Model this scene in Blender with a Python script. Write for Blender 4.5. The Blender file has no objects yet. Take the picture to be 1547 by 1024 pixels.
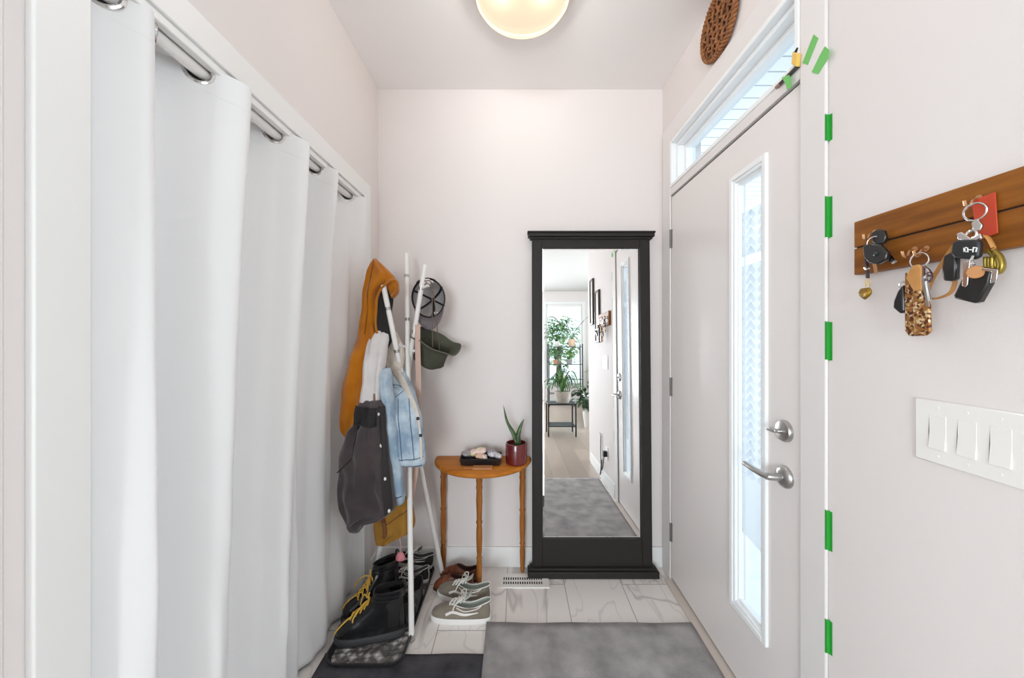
import bpy, bmesh, math, random
from mathutils import Vector, Matrix
from math import sin, cos, pi, radians, sqrt
random.seed(7)
S = bpy.context.scene
COL = S.collection

# ------------------------------------------------------------------ camera, sky, lights, exposure
F = 555.0                      # focal length in pixels of the 1547 px wide frame
CX, CY, CH = 780.0, 506.0, 1.327
cd = bpy.data.cameras.new('camera'); cam = bpy.data.objects.new('camera', cd); COL.objects.link(cam)
cam.location = (0, 0, CH); cam.rotation_euler = (pi/2, 0, 0)
cd.sensor_width = 36; cd.lens = 36*F/1547; cd.shift_x = -(CX-773.5)/1547; cd.shift_y = -(512-CY)/1547
cd.clip_start = 0.02
S.camera = cam
S.view_settings.view_transform = 'Standard'; S.view_settings.look = 'None'
S.view_settings.exposure = 0.58; S.view_settings.gamma = 1.0; S.view_settings.use_curve_mapping = False
W = bpy.data.worlds.new('sky'); S.world = W; W.use_nodes = True
bg = W.node_tree.nodes['Background']; bg.inputs[0].default_value = (0.84, 0.93, 1.0, 1); bg.inputs[1].default_value = 1.35

def area(name, loc, rot, sx, sy, power, col=(1, 1, 1)):
    l = bpy.data.lights.new(name, 'AREA'); l.shape = 'RECTANGLE'; l.size = sx; l.size_y = sy
    l.energy = power; l.color = col
    o = bpy.data.objects.new(name, l); COL.objects.link(o); o.location = loc; o.rotation_euler = rot
    return o
# added fill lamps outside unseen windows behind the camera, in place of daylight
area('fill_side_window', (-3.30, -2.4, 1.4), (0, -pi/2, 0), 2.2, 2.2, 70, (1.0, 0.982, 0.965))
area('fill_wide_window', (-1.2, -5.1, 1.27), (pi/2, 0, 0), 2.2, 1.86, 150, (1.0, 0.982, 0.965))
area('fill_end_window', (3.20, -2.0, 1.4), (0, pi/2, 0), 2.2, 2.4, 85, (1.0, 0.982, 0.965))
S.cycles.max_bounces = 16; S.cycles.diffuse_bounces = 8; S.cycles.glossy_bounces = 6; S.cycles.transparent_max_bounces = 12

# ------------------------------------------------------------------ helpers
def PX(px, py, Y): return Vector(((px-CX)/F*Y, Y, CH-(py-CY)/F*Y))
def PW(px, py, X):
    Y = F*X/(px-CX); return Vector((X, Y, CH-(py-CY)/F*Y))
def ZW(py, Y): return CH-(py-CY)/F*Y

class MB:
    def __init__(s): s.v = []; s.f = []
    def add(s, vs, fs):
        b = len(s.v); s.v += [Vector(p) for p in vs]; s.f += [tuple(i+b for i in q) for q in fs]; return s
    def box(s, x0, x1, y0, y1, z0, z1):
        vs = [(x, y, z) for x in (x0, x1) for y in (y0, y1) for z in (z0, z1)]
        return s.add(vs, [(0, 1, 3, 2), (4, 6, 7, 5), (0, 4, 5, 1), (2, 3, 7, 6), (0, 2, 6, 4), (1, 5, 7, 3)])
    def loft(s, rings, caps=True, closed=True, cyc=False):
        n = len(rings[0]); b = len(s.v)
        for r in rings: s.v += [Vector(p) for p in r]
        m = len(rings)
        for i in range(m if cyc else m-1):
            i2 = (i+1) % m
            for j in range(n if closed else n-1):
                k = (j+1) % n
                s.f.append((b+i*n+j, b+i*n+k, b+i2*n+k, b+i2*n+j))
        if caps and closed and not cyc:
            s.f.append(tuple(b+j for j in range(n))[::-1]); s.f.append(tuple(b+(m-1)*n+j for j in range(n)))
        return s
    def tube(s, pts, r, n=8, caps=True, cyc=False, flat=1.0, up=None):
        pts = [Vector(p) for p in pts]; m = len(pts); rings = []; nrm = None
        for i, p in enumerate(pts):
            if cyc: t = pts[(i+1) % m]-pts[i-1]
            else: t = pts[min(i+1, m-1)]-pts[max(i-1, 0)]
            t = t.normalized() if t.length > 1e-9 else Vector((0, 0, 1))
            if up is not None: nrm = Vector(up)-t*t.dot(Vector(up))
            elif nrm is None:
                a = Vector((0, 0, 1)) if abs(t.z) < .9 else Vector((1, 0, 0)); nrm = a-t*a.dot(t)
            else: nrm = nrm-t*nrm.dot(t)
            if nrm.length < 1e-6: nrm = t.orthogonal()
            nrm = nrm.normalized(); bi = t.cross(nrm)
            rr = r[i] if isinstance(r, (list, tuple)) else r
            rings.append([p+nrm*cos(2*pi*k/n)*rr*flat+bi*sin(2*pi*k/n)*rr for k in range(n)])
        return s.loft(rings, caps=caps, cyc=cyc)
    def lathe(s, prof, c=(0, 0, 0), n=32, caps=True, M=None):
        rings = []
        for r, z in prof:
            ring = [Vector((r*cos(2*pi*k/n), r*sin(2*pi*k/n), z)) for k in range(n)]
            rings.append([(M @ p if M else p)+Vector(c) for p in ring])
        return s.loft(rings, caps=caps)
    def ring(s, c, R, r, axis=(0, 1, 0), n=28, k=8, arc=1.0):
        ax = Vector(axis).normalized(); u = ax.orthogonal().normalized(); w = ax.cross(u)
        cyc = arc >= 1; m = n if cyc else n+1
        return s.tube([Vector(c)+(u*cos(2*pi*arc*i/n)+w*sin(2*pi*arc*i/n))*R for i in range(m)], r, k, cyc=cyc, caps=not cyc)
    def prism(s, poly, d):
        n = len(poly); a = [Vector(p) for p in poly]; b = [p+Vector(d) for p in a]
        return s.add(a+b, [tuple(range(n))[::-1], tuple(range(n, 2*n))]+[(i, (i+1) % n, n+(i+1) % n, n+i) for i in range(n)])
    def sphere(s, c, r, n=16, m=10, sc=(1, 1, 1)):
        rings = []
        for i in range(1, m):
            t = pi*i/m
            rings.append([Vector(c)+Vector((r*sin(t)*cos(2*pi*k/n)*sc[0], r*sin(t)*sin(2*pi*k/n)*sc[1], -r*cos(t)*sc[2])) for k in range(n)])
        return s.loft(rings)

def wm(o):
    m = Matrix.Identity(4)
    while o is not None: m = o.matrix_basis @ m; o = o.parent
    return m

def obj(name, mb, mat, parent=None, bevel=0, sub=0, solid=0, angle=40, world=True, seg=2):
    me = bpy.data.meshes.new(name)
    vs = mb.v
    if parent is not None and world:
        inv = wm(parent).inverted(); vs = [inv @ p for p in vs]
    me.from_pydata([tuple(p) for p in vs], [], mb.f)
    bm = bmesh.new(); bm.from_mesh(me); bmesh.ops.recalc_face_normals(bm, faces=bm.faces); bm.to_mesh(me); bm.free()
    me.shade_smooth(); me.set_sharp_from_angle(angle=radians(angle))
    me.materials.append(mat)
    o = bpy.data.objects.new(name, me); COL.objects.link(o)
    if parent is not None: o.parent = parent
    if solid:
        m = o.modifiers.new('solid', 'SOLIDIFY'); m.thickness = solid; m.offset = 0
    if bevel:
        m = o.modifiers.new('bevel', 'BEVEL'); m.width = bevel; m.segments = seg; m.limit_method = 'ANGLE'; m.angle_limit = radians(50)
    if sub:
        m = o.modifiers.new('sub', 'SUBSURF'); m.levels = sub; m.render_levels = sub
    return o

def tag(o, label, cat, group=None, kind=None):
    if label: o['label'] = label
    if cat: o['category'] = cat
    if group: o['group'] = group
    if kind: o['kind'] = kind
    return o
def thing(name, label, cat, loc=(0, 0, 0), rz=0, group=None):
    o = bpy.data.objects.new(name, None); COL.objects.link(o); o.location = loc; o.rotation_euler = (0, 0, rz)
    o.empty_display_size = .05
    return tag(o, label, cat, group)
def struct(name, mb, mat, label=None, cat=None, **k):
    o = obj(name, mb, mat, **k); o['kind'] = 'structure'
    if label: tag(o, label, cat)
    return o
def catmull(pts, n):
    pts = [Vector(p) for p in pts]; out = []
    P = [pts[0]*2-pts[1]]+pts+[pts[-1]*2-pts[-2]]
    for i in range(1, len(P)-2):
        for j in range(n):
            t = j/n; a, b, c, d = P[i-1], P[i], P[i+1], P[i+2]
            out.append(.5*((2*b)+(c-a)*t+(2*a-5*b+4*c-d)*t*t+(3*b-a-3*c+d)*t**3))
    out.append(pts[-1]); return out
def lerp(a, b, t): return a+(b-a)*t
def interp(tab, x):
    if x <= tab[0][0]: return tab[0][1:]
    for a, b in zip(tab, tab[1:]):
        if x <= b[0]:
            t = (x-a[0])/(b[0]-a[0]); return tuple(lerp(p, q, t) for p, q in zip(a[1:], b[1:]))
    return tab[-1][1:]
def sinterp(tab, x):
    n = len(tab)
    if x <= tab[0][0]: return tab[0][1]
    if x >= tab[-1][0]: return tab[-1][1]
    def slope(i):
        if i == 0 or i == n-1: return 0
        return (tab[i+1][1]-tab[i-1][1])/(tab[i+1][0]-tab[i-1][0])
    for i in range(n-1):
        if x <= tab[i+1][0]:
            h = tab[i+1][0]-tab[i][0]; t = (x-tab[i][0])/h
            return (2*t**3-3*t*t+1)*tab[i][1]+(t**3-2*t*t+t)*h*slope(i)+(3*t*t-2*t**3)*tab[i+1][1]+(t**3-t*t)*h*slope(i+1)

# ------------------------------------------------------------------ materials
def mat(name, col, rough=.5, metal=0., col2=None, nscale=8., bump=0., bscale=40., spec=.5, emit=None, estr=0., coat=0., trans=0., sheen=0., stretch=None, detail=4., ramp=(.35, .65), alpha=1.):
    m = bpy.data.materials.new(name); m.use_nodes = True; nt = m.node_tree; N = nt.nodes; L = nt.links
    b = N['Principled BSDF']; b.inputs['Base Color'].default_value = (*col, 1); b.inputs['Roughness'].default_value = rough
    b.inputs['Metallic'].default_value = metal; b.inputs['Specular IOR Level'].default_value = spec
    b.inputs['Coat Weight'].default_value = coat; b.inputs['Transmission Weight'].default_value = trans
    b.inputs['Sheen Weight'].default_value = sheen; b.inputs['Alpha'].default_value = alpha
    if emit: b.inputs['Emission Color'].default_value = (*emit, 1); b.inputs['Emission Strength'].default_value = estr
    src = None
    if col2 or bump:
        tc = N.new('ShaderNodeTexCoord'); mp = N.new('ShaderNodeMapping'); L.new(tc.outputs['Object'], mp.inputs[0])
        if stretch: mp.inputs['Scale'].default_value = stretch
        src = mp.outputs[0]
    if col2:
        n = N.new('ShaderNodeTexNoise'); n.inputs['Scale'].default_value = nscale; n.inputs['Detail'].default_value = detail
        L.new(src, n.inputs['Vector'])
        r = N.new('ShaderNodeValToRGB'); r.color_ramp.elements[0].position = ramp[0]; r.color_ramp.elements[1].position = ramp[1]
        r.color_ramp.elements[0].color = (*col, 1); r.color_ramp.elements[1].color = (*col2, 1)
        L.new(n.outputs[0], r.inputs[0]); L.new(r.outputs[0], b.inputs['Base Color'])
    if bump:
        n2 = N.new('ShaderNodeTexNoise'); n2.inputs['Scale'].default_value = bscale; n2.inputs['Detail'].default_value = 3
        L.new(src, n2.inputs['Vector'])
        bp = N.new('ShaderNodeBump'); bp.inputs['Strength'].default_value = bump; bp.inputs['Distance'].default_value = .01
        L.new(n2.outputs[0], bp.inputs['Height']); L.new(bp.outputs[0], b.inputs['Normal'])
    return m

M = {}
M['wall'] = mat('wall_paint', (.765, .715, .70), .7, bump=.03, bscale=120)
M['ceil'] = mat('ceiling_paint', (.92, .895, .885), .8)
M['ceil_dim'] = mat('ceiling_paint_dimmed', (.60, .59, .575), .8)  # darker copy of the ceiling paint, tones down the overlit living room ceiling
M['hinge'] = mat('satin_hinge', (.20, .19, .185), .5, .6)
M['trim'] = mat('trim_paint', (.82, .82, .81), .4)
M['casing'] = mat('casing_paint', (.77, .74, .73), .42)
M['doorpaint'] = mat('door_paint', (.81, .77, .755), .33)
M['white'] = mat('white_plastic', (.84, .82, .79), .35)
M['whitewin'] = mat('window_vinyl', (.88, .90, .91), .35)
M['curtain'] = mat('curtain_cloth', (.82, .82, .825), .85, bump=.06, bscale=700, sheen=.2)
M['steel'] = mat('brushed_nickel', (.50, .49, .48), .32, 1.0)
M['chrome'] = mat('polished_chrome', (.72, .71, .70), .12, 1.0)
M['gold'] = mat('brass', (.72, .52, .22), .25, 1.0)
M['black'] = mat('black_plastic', (.012, .012, .013), .35)
M['rubber'] = mat('black_rubber', (.02, .02, .021), .6)
M['tape'] = mat('green_tape', (.02, .33, .035), .6)
M['frame'] = mat('dark_frame', (.024, .020, .019), .5, spec=.25)
M['mirror'] = mat('mirror_silver', (.95, .95, .95), .0, 1.0)
M['rack'] = mat('rack_lacquer', (.84, .82, .80), .35)
M['slot'] = mat('dark_slot', (.03, .028, .026), .7)
M['gap'] = mat('weatherstrip_gap_shade', (.06, .055, .05), .8)
# ------------------------------------------------------------------ large structure
XR, XL, YB, ZC = .84, -.795, 2.11, 2.737

def node_floor():
    m = bpy.data.materials.new('marble_tile'); m.use_nodes = True; nt = m.node_tree; N = nt.nodes; L = nt.links
    b = N['Principled BSDF']; b.inputs['Roughness'].default_value = .28
    tc = N.new('ShaderNodeTexCoord'); sp = N.new('ShaderNodeSeparateXYZ'); L.new(tc.outputs['Object'], sp.inputs[0])
    def add(o, v):
        a = N.new('ShaderNodeMath'); a.operation = 'ADD'; L.new(o, a.inputs[0]); a.inputs[1].default_value = v; return a.outputs[0]
    cb = N.new('ShaderNodeCombineXYZ'); L.new(add(sp.outputs[1], -1.65+6.1), cb.inputs[0]); L.new(add(sp.outputs[0], .049+3.05), cb.inputs[1])
    br = N.new('ShaderNodeTexBrick'); L.new(cb.outputs[0], br.inputs['Vector'])
    for k, v in (('Scale', 1), ('Mortar Size', .0022), ('Mortar Smooth', .1), ('Brick Width', .61), ('Row Height', .305), ('Bias', 0)): br.inputs[k].default_value = v
    br.inputs['Color1'].default_value = (0, 0, 0, 1); br.inputs['Color2'].default_value = (1, 1, 1, 1)
    # vein coordinates, shifted tile by tile
    vm = N.new('ShaderNodeVectorMath'); vm.operation = 'MULTIPLY_ADD'; L.new(br.outputs['Color'], vm.inputs[0]); vm.inputs[1].default_value = (7, 5, 3); L.new(tc.outputs['Object'], vm.inputs[2])
    mp = N.new('ShaderNodeMapping'); mp.inputs['Rotation'].default_value = (0, 0, .5); mp.inputs['Scale'].default_value = (1.9, .75, 1); L.new(vm.outputs[0], mp.inputs[0])
    def vein(scale, w, dist, det):
        n = N.new('ShaderNodeTexNoise'); n.inputs['Scale'].default_value = scale; n.inputs['Detail'].default_value = det; n.inputs['Distortion'].default_value = dist
        n.inputs['Roughness'].default_value = .45
        L.new(mp.outputs[0], n.inputs['Vector'])
        a = N.new('ShaderNodeMath'); a.operation = 'SUBTRACT'; L.new(n.outputs[0], a.inputs[0]); a.inputs[1].default_value = .5
        c = N.new('ShaderNodeMath'); c.operation = 'ABSOLUTE'; L.new(a.outputs[0], c.inputs[0])
        r = N.new('ShaderNodeMapRange'); L.new(c.outputs[0], r.inputs[0]); r.inputs[1].default_value = 0; r.inputs[2].default_value = w; r.inputs[3].default_value = 1; r.inputs[4].default_value = 0
        return r.outputs[0]
    mx = N.new('ShaderNodeMath'); mx.operation = 'MAXIMUM'; L.new(vein(1.5, .022, .8, 3), mx.inputs[0])
    ml = N.new('ShaderNodeMath'); ml.operation = 'MULTIPLY'; L.new(vein(2.6, .012, .5, 2), ml.inputs[0]); ml.inputs[1].default_value = .5; L.new(ml.outputs[0], mx.inputs[1])
    c1 = N.new('ShaderNodeMixRGB'); c1.inputs[1].default_value = (.84, .80, .77, 1); c1.inputs[2].default_value = (.56, .53, .51, 1); L.new(mx.outputs[0], c1.inputs[0])
    c2 = N.new('ShaderNodeMixRGB'); L.new(br.outputs['Fac'], c2.inputs[0]); L.new(c1.outputs[0], c2.inputs[1]); c2.inputs[2].default_value = (.40, .38, .365, 1)
    L.new(c2.outputs[0], b.inputs['Base Color'])
    return m
M['tile'] = node_floor()

def node_planks():
    m = bpy.data.materials.new('wood_planks'); m.use_nodes = True; nt = m.node_tree; N = nt.nodes; L = nt.links
    b = N['Principled BSDF']; b.inputs['Roughness'].default_value = .33
    tc = N.new('ShaderNodeTexCoord'); mp = N.new('ShaderNodeMapping'); mp.inputs['Rotation'].default_value = (0, 0, pi/2); L.new(tc.outputs['Object'], mp.inputs[0])
    br = N.new('ShaderNodeTexBrick'); L.new(mp.outputs[0], br.inputs['Vector'])
    for k, v in (('Scale', 1), ('Mortar Size', .0015), ('Brick Width', 1.2), ('Row Height', .18)): br.inputs[k].default_value = v
    br.inputs['Color1'].default_value = (.33, .26, .21, 1); br.inputs['Color2'].default_value = (.42, .335, .28, 1); br.inputs['Mortar'].default_value = (.2, .15, .12, 1)
    L.new(br.outputs[0], b.inputs['Base Color']); return m
M['planks'] = node_planks()

struct('floor', MB().box(XL-.75, XR+.16, .5, YB+.1, -.06, 0), M['tile'])
struct('floor_2', MB().box(-3.2, 3.2, -5.0, .5, -.06, 0), M['planks'])
struct('ceiling_2', MB().box(-3.3, 3.3, -5.0, -.04, ZC, ZC+.08), M['ceil_dim'])
struct('ceiling', MB().box(XL-.8, XR+.16, -.04, YB+.1, ZC, ZC+.08), M['ceil'])
struct('wall_back', MB().box(XL-.9, XR+.16, YB, YB+.1, 0, ZC), M['wall'])
# entry wall on the door side, with the door and transom opening
D0, D1, DT, TT = 1.070, 1.990, 2.076, 2.374
w = MB(); T = .16
w.box(XR, XR+T, -.04, D0, 0, ZC); w.box(XR, XR+T, D1, YB, 0, ZC); w.box(XR, XR+T, D0, D1, TT, ZC)
struct('wall_right', w, M['wall'])
# closet side wall
C0, C1, CT = .675, 1.885, 2.04
w = MB(); w.box(XL-.10, XL, -.04, C0, 0, ZC); w.box(XL-.10, XL, C1, YB, 0, ZC); w.box(XL-.10, XL, C0, C1, CT, ZC)
struct('wall_left', w, M['wall'])
w = MB(); w.box(XL-.75, XL-.70, .3, YB, 0, ZC); w.box(XL-.70, XL-.10, .3, .35, 0, ZC)
struct('wall_closet', w, M['wall'])
# living room shell behind the camera
w = MB(); w.box(-3.2, -3.1, -5.0, -.14, 0, .25); w.box(-3.2, -3.1, -5.0, -.14, 2.55, ZC); w.box(-3.2, -3.1, -5.0, -3.55, .25, 2.55); w.box(-3.2, -3.1, -1.25, -.14, .25, 2.55)
struct('wall_living_side', w, M['wall'])
w = MB(); w.box(3.0, 3.1, -5.0, -3.2, 0, ZC); w.box(3.0, 3.1, -.8, -.14, 0, ZC); w.box(3.0, 3.1, -3.2, -.8, 0, .3); w.box(3.0, 3.1, -3.2, -.8, 2.5, ZC)
struct('wall_living_end', w, M['wall'])
w = MB(); w.box(XR, 3.1, -.14, -.04, 0, ZC); struct('wall_living_front', w, M['wall'])
w = MB(); w.box(-3.2, XL, -.14, -.04, 0, ZC); struct('wall_living_hall', w, M['wall'])
w = MB()
for x0, x1, z0, z1 in ((-3.2, -2.3, 0, ZC), (-.1, .73, 0, ZC), (1.63, 3.1, 0, ZC), (-2.3, -.1, 0, .35), (-2.3, -.1, 2.2, ZC), (.73, 1.63, 0, .45), (.73, 1.63, 2.41, ZC)):
    w.box(x0, x1, -5.0, -4.9, z0, z1)
struct('wall_living_window', w, M['wall'])

# closet casing: two legs and a header, stepped profile, and the jamb lining
w = MB(); cw = .082
for (y0, y1) in ((C0-cw, C0), (C1, C1+cw)): w.box(XL, XL+.016, y0, y1, 0, CT+cw)
w.box(XL, XL+.016, C0, C1, CT, CT+cw)
w.box(XL-.012, XL+.008, C0-.001, C1+.001, CT-.022, CT)
w.box(XL-.10, XL-.012, C0, C1, CT-.014, CT)
w.box(XL-.10, XL+.002, C0-.004, C0+.004, 0, CT); w.box(XL-.10, XL+.008, C1-.004, C1+.006, 0, CT)
struct('trim_1', w, M['trim'], bevel=.003)
w = MB(); w.box(XL, XL+.012, .30, .556, 0, 2.3); w.box(XL, XL+.007, .556, .566, 0, 2.3)
struct('trim_2', w, M['casing'], bevel=.003)
# door casing (legs and header), 90 mm wide
w = MB(); K = .830
w.box(K, XR, .985, D0+.008, 0, 2.468); w.box(K, XR, D1-.006, D1+.098, 0, 2.468); w.box(K, XR, D0+.008, D1-.006, TT-.004, 2.468)
struct('trim_3', w, M['casing'], bevel=.006)
# baseboards
struct('baseboard_back', MB().box(XL, XR, YB-.013, YB, 0, .115), M['trim'], bevel=.004)
struct('baseboard_right', MB().box(XR-.013, XR, -.04, .985, 0, .115), M['trim'], bevel=.004)
struct('baseboard_left', MB().box(XL, XL+.013, C1+cw, YB-.013, 0, .115), M['trim'], bevel=.004)
w = MB(); w.box(-3.1, 3.0, -4.9, -4.887, 0, .115); struct('baseboard_living', w, M['trim'], bevel=.004)
# threshold along the door
struct('trim_4', MB().box(.80, XR+.12, D0, D1, 0, .010), mat('threshold', (.62, .55, .50), .4), bevel=.002)

# ------------------------------------------------------------------ front door with lite
LY0, LY1, LZ0, LZ1 = 1.243, 1.418, .305, 1.915     # hole for the lite
w = MB(); dx0, dx1 = XR, XR+.044; a0, a1, z0, z1 = D0+.011, D1-.005, .018, DT-.006
w.box(dx0, dx1, a0, LY0, z0, z1); w.box(dx0, dx1, LY1, a1, z0, z1); w.box(dx0, dx1, LY0, LY1, z0, LZ0); w.box(dx0, dx1, LY0, LY1, LZ1, z1)
door = struct('door_1', w, M['doorpaint'], 'off-white painted front door with a tall narrow frosted window', 'door')
w = MB(); w.box(dx0+.002, dx1-.01, D0+.002, a0-.0005, .012, DT); w.box(dx0+.006, dx1-.01, D0, D1, z1+.0005, DT+.002); w.box(dx0+.004, dx1, a0, a1, .010, .0175)
w.box(dx0+.006, dx1-.01, a1+.0005, D1, .012, DT)
obj('weather_strip_shade', w, M['gap'], door)  # dark strips serve as weatherstrip and as painted shadow in the door gaps
def rect_ring(mb, X0, X1, y0, y1, z0, z1, t):
    mb.box(X0, X1, y0, y0+t, z0, z1); mb.box(X0, X1, y1-t, y1, z0, z1); mb.box(X0, X1, y0+t, y1-t, z0, z0+t); mb.box(X0, X1, y0+t, y1-t, z1-t, z1); return mb
w = MB(); rect_ring(w, XR-.010, XR+.004, LY0-.018, LY1+.018, LZ0-.022, LZ1+.022, .020); rect_ring(w, XR-.005, XR+.010, LY0+.001, LY1-.001, LZ0-.003, LZ1+.003, .012)
rect_ring(w, XR+.006, XR+.03, LY0+.004, LY1-.004, LZ0+.004, LZ1-.004, .016)
obj('window_frame', w, M['whitewin'], door, bevel=.003)
def glass_mat(name, rough=0., tint=(.92, .97, 1.)):
    m = bpy.data.materials.new(name); m.use_nodes = True; nt = m.node_tree; N = nt.nodes; L = nt.links; N.remove(N['Principled BSDF'])
    o = N['Material Output']; t = N.new('ShaderNodeBsdfTransparent'); t.inputs[0].default_value = (*tint, 1); g = N.new('ShaderNodeBsdfGlossy'); g.inputs['Roughness'].default_value = rough
    mx = N.new('ShaderNodeMixShader'); mx.inputs[0].default_value = .06
    L.new(t.outputs[0], mx.inputs[1]); L.new(g.outputs[0], mx.inputs[2]); L.new(mx.outputs[0], o.inputs[0]); return m
M['glass'] = glass_mat('window_glass')
def film_mat(name, col, clear):
    m = bpy.data.materials.new(name); m.use_nodes = True; nt = m.node_tree; N = nt.nodes; L = nt.links; N.remove(N['Principled BSDF'])
    o = N['Material Output']; t = N.new('ShaderNodeBsdfTransparent'); d = N.new('ShaderNodeBsdfTranslucent'); d.inputs[0].default_value = (*col, 1)
    f = N.new('ShaderNodeBsdfDiffuse'); f.inputs[0].default_value = (*col, 1); m1 = N.new('ShaderNodeMixShader'); m1.inputs[0].default_value = .3
    L.new(d.outputs[0], m1.inputs[1]); L.new(f.outputs[0], m1.inputs[2]); m2 = N.new('ShaderNodeMixShader'); m2.inputs[0].default_value = clear
    L.new(m1.outputs[0], m2.inputs[1]); L.new(t.outputs[0], m2.inputs[2]); L.new(m2.outputs[0], o.inputs[0]); return m
M['film'] = film_mat('frosted_film', (.98, .99, 1.0), .45)
M['filmtile'] = film_mat('frosted_pattern', (.88, .92, .96), .32)
gx = XR+.020
obj('glass_pane', MB().box(gx+.003, gx+.007, LY0+.005, LY1-.005, LZ0+.005, LZ1-.005), M['glass'], door)
g0, g1 = LY0+.02, LY1-.02
for zz0, zz1 in ((1.622, 1.79), (.56, 1.588)):
    fl = obj('privacy_film', MB().add([(gx, g0, zz0), (gx, g1, zz0+(.02 if zz0 < 1 else 0)), (gx, g1, zz1), (gx, g0, zz1)], [(0, 1, 2, 3)]), M['film'], door, solid=.0004)
    # herringbone blocks at 45 degrees, clipped to the sheet
    def clip(poly, ax, v, keep_less):
        out = []
        for i in range(len(poly)):
            p, q = poly[i-1], poly[i]; pi_, qi = ((p[ax] <= v) == keep_less), ((q[ax] <= v) == keep_less)
            if pi_ != qi:
                t = (v-p[ax])/(q[ax]-p[ax]); out.append((p[0]+(q[0]-p[0])*t, p[1]+(q[1]-p[1])*t))
            if qi: out.append(q)
        return out
    w = MB(); B = .024; g = .0022
    for i in range(-60, 60):
        for j in range(-60, 60):
            for (bx, by, bw, bh) in ((2*B*0+i*B+j*2*B*0+j*B*2, i*B, 2*B, B), ):
                pass
    for r in range(-80, 80):
        for q in range(-20, 21):
            # row r shifted by r: one lying block and one standing block per 4B period
            for (ux, uy, bw, bh) in ((r+4*q, r, 2, 1), (r+4*q+2, r-0, 1, 2)):
                x0, y0, x1, y1 = (ux*B+g, uy*B+g, (ux+bw)*B-g, (uy+bh)*B-g)
                pts = [((x-y)*.7071+1.33, (x+y)*.7071+1.1) for x, y in ((x0, y0), (x1, y0), (x1, y1), (x0, y1))]
                if max(p[1] for p in pts) < zz0 or min(p[1] for p in pts) > zz1 or max(p[0] for p in pts) < g0 or min(p[0] for p in pts) > g1: continue
                for ax, v, kl in ((0, g1, True), (0, g0, False), (1, zz1, True), (1, max(zz0, .80) , False)):
                    pts = clip(pts, ax, v, kl)
                    if len(pts) < 3: break
                if len(pts) >= 3: w.add([(gx-.001, p[0], p[1]) for p in pts], [tuple(range(len(pts)))])
    obj('block_pattern', w, M['filmtile'], fl)
# hinges
for py in (361, 584, 803):
    z = ZW(py, 1.99); h = MB(); h.tube([(XR-.004, a1+.004, z-.05), (XR-.004, a1+.004, z+.05)], .0065, 10); h.box(XR-.003, XR+.0, a1-.008, a1+.014, z-.05, z+.05)
    obj('hinge', h, M['hinge'], door)
# deadbolt
Mx = Matrix.Rotation(-pi/2, 3, 'Y')       # local z -> -X
db = PW(1187, 651, XR)
w = MB().lathe([(.0, 0), (.034, 0), (.034, .006), (.030, .013), (.020, .016), (0, .0165)], db, 32, M=Mx, caps=False)
dbo = obj('deadbolt', w, M['steel'], door)
obj('thumb_turn', MB().tube([db+Vector((-.014, 0, 0)), db+Vector((-.028, 0, 0))], .007, 12).box(db.x-.040, db.x-.026, db.y-.006, db.y+.030, db.z-.005, db.z+.006), M['steel'], dbo, bevel=.002)
lv = PW(1187, 720, XR)
w = MB().lathe([(.0, 0), (.035, 0), (.035, .005), (.031, .012), (.018, .017), (0, .018)], lv, 32, M=Mx, caps=False)
ro = obj('handle_rosette', w, M['steel'], door)
w = MB().tube([lv+Vector((-.012, 0, 0)), lv+Vector((-.045, 0, 0)), lv+Vector((-.058, .008, 0))], [.0125, .0115, .011], 14)
w.tube([lv+Vector((-.054, -.004, 0)), lv+Vector((-.058, .02, 0)), lv+Vector((-.060, .06, .001)), lv+Vector((-.057, .115, .003))], [.0115, .0115, .011, .0095], 14, flat=.8, up=(0, 0, 1))
obj('lever', w, M['steel'], ro)
for py in (660, 732):
    c = PW(1212, py, XR-.0005); obj('latch_slot', MB().box(c.x, c.x+.003, c.y-.0025, c.y+.0025, c.z-.016, c.z+.016), M['slot'], door)

# ------------------------------------------------------------------ transom
w = MB(); w.box(XR-.008, XR+.12, D0+.001, D1-.001, DT+.003, 2.118)
struct('trim_5', w, M['casing'], bevel=.002)
w = MB(); rect_ring(w, XR-.012, XR+.03, D0+.008, D1-.006, 2.118, TT-.004, .018); rect_ring(w, XR+.015, XR+.065, D0+.026, D1-.024, 2.136, TT-.022, .020); rect_ring(w, XR+.05, XR+.10, D0+.046, D1-.044, 2.136, TT-.042, .022)
win = struct('window_1', w, M['whitewin'], 'transom window with stepped white frame above the front door', 'window', bevel=.003)
obj('glass_pane', MB().box(XR+.082, XR+.086, D0+.05, D1-.05, 2.14, TT-.05), M['glass'], win)

# outside the door: porch soffit, porch slab, neighbouring wall
def stripes(name, col, axis, period, dark):
    m = bpy.data.materials.new(name); m.use_nodes = True; nt = m.node_tree; N = nt.nodes; L = nt.links; b = N['Principled BSDF']; b.inputs['Roughness'].default_value = .6
    tc = N.new('ShaderNodeTexCoord'); sp = N.new('ShaderNodeSeparateXYZ'); L.new(tc.outputs['Object'], sp.inputs[0])
    a = N.new('ShaderNodeMath'); a.operation = 'DIVIDE'; L.new(sp.outputs[axis], a.inputs[0]); a.inputs[1].default_value = period
    f = N.new('ShaderNodeMath'); f.operation = 'FRACT'; L.new(a.outputs[0], f.inputs[0])
    l = N.new('ShaderNodeMath'); l.operation = 'LESS_THAN'; L.new(f.outputs[0], l.inputs[0]); l.inputs[1].default_value = .09
    mx = N.new('ShaderNodeMixRGB'); L.new(l.outputs[0], mx.inputs[0]); mx.inputs[1].default_value = (*col, 1); mx.inputs[2].default_value = (*dark, 1); L.new(mx.outputs[0], b.inputs['Base Color']); return m
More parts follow.
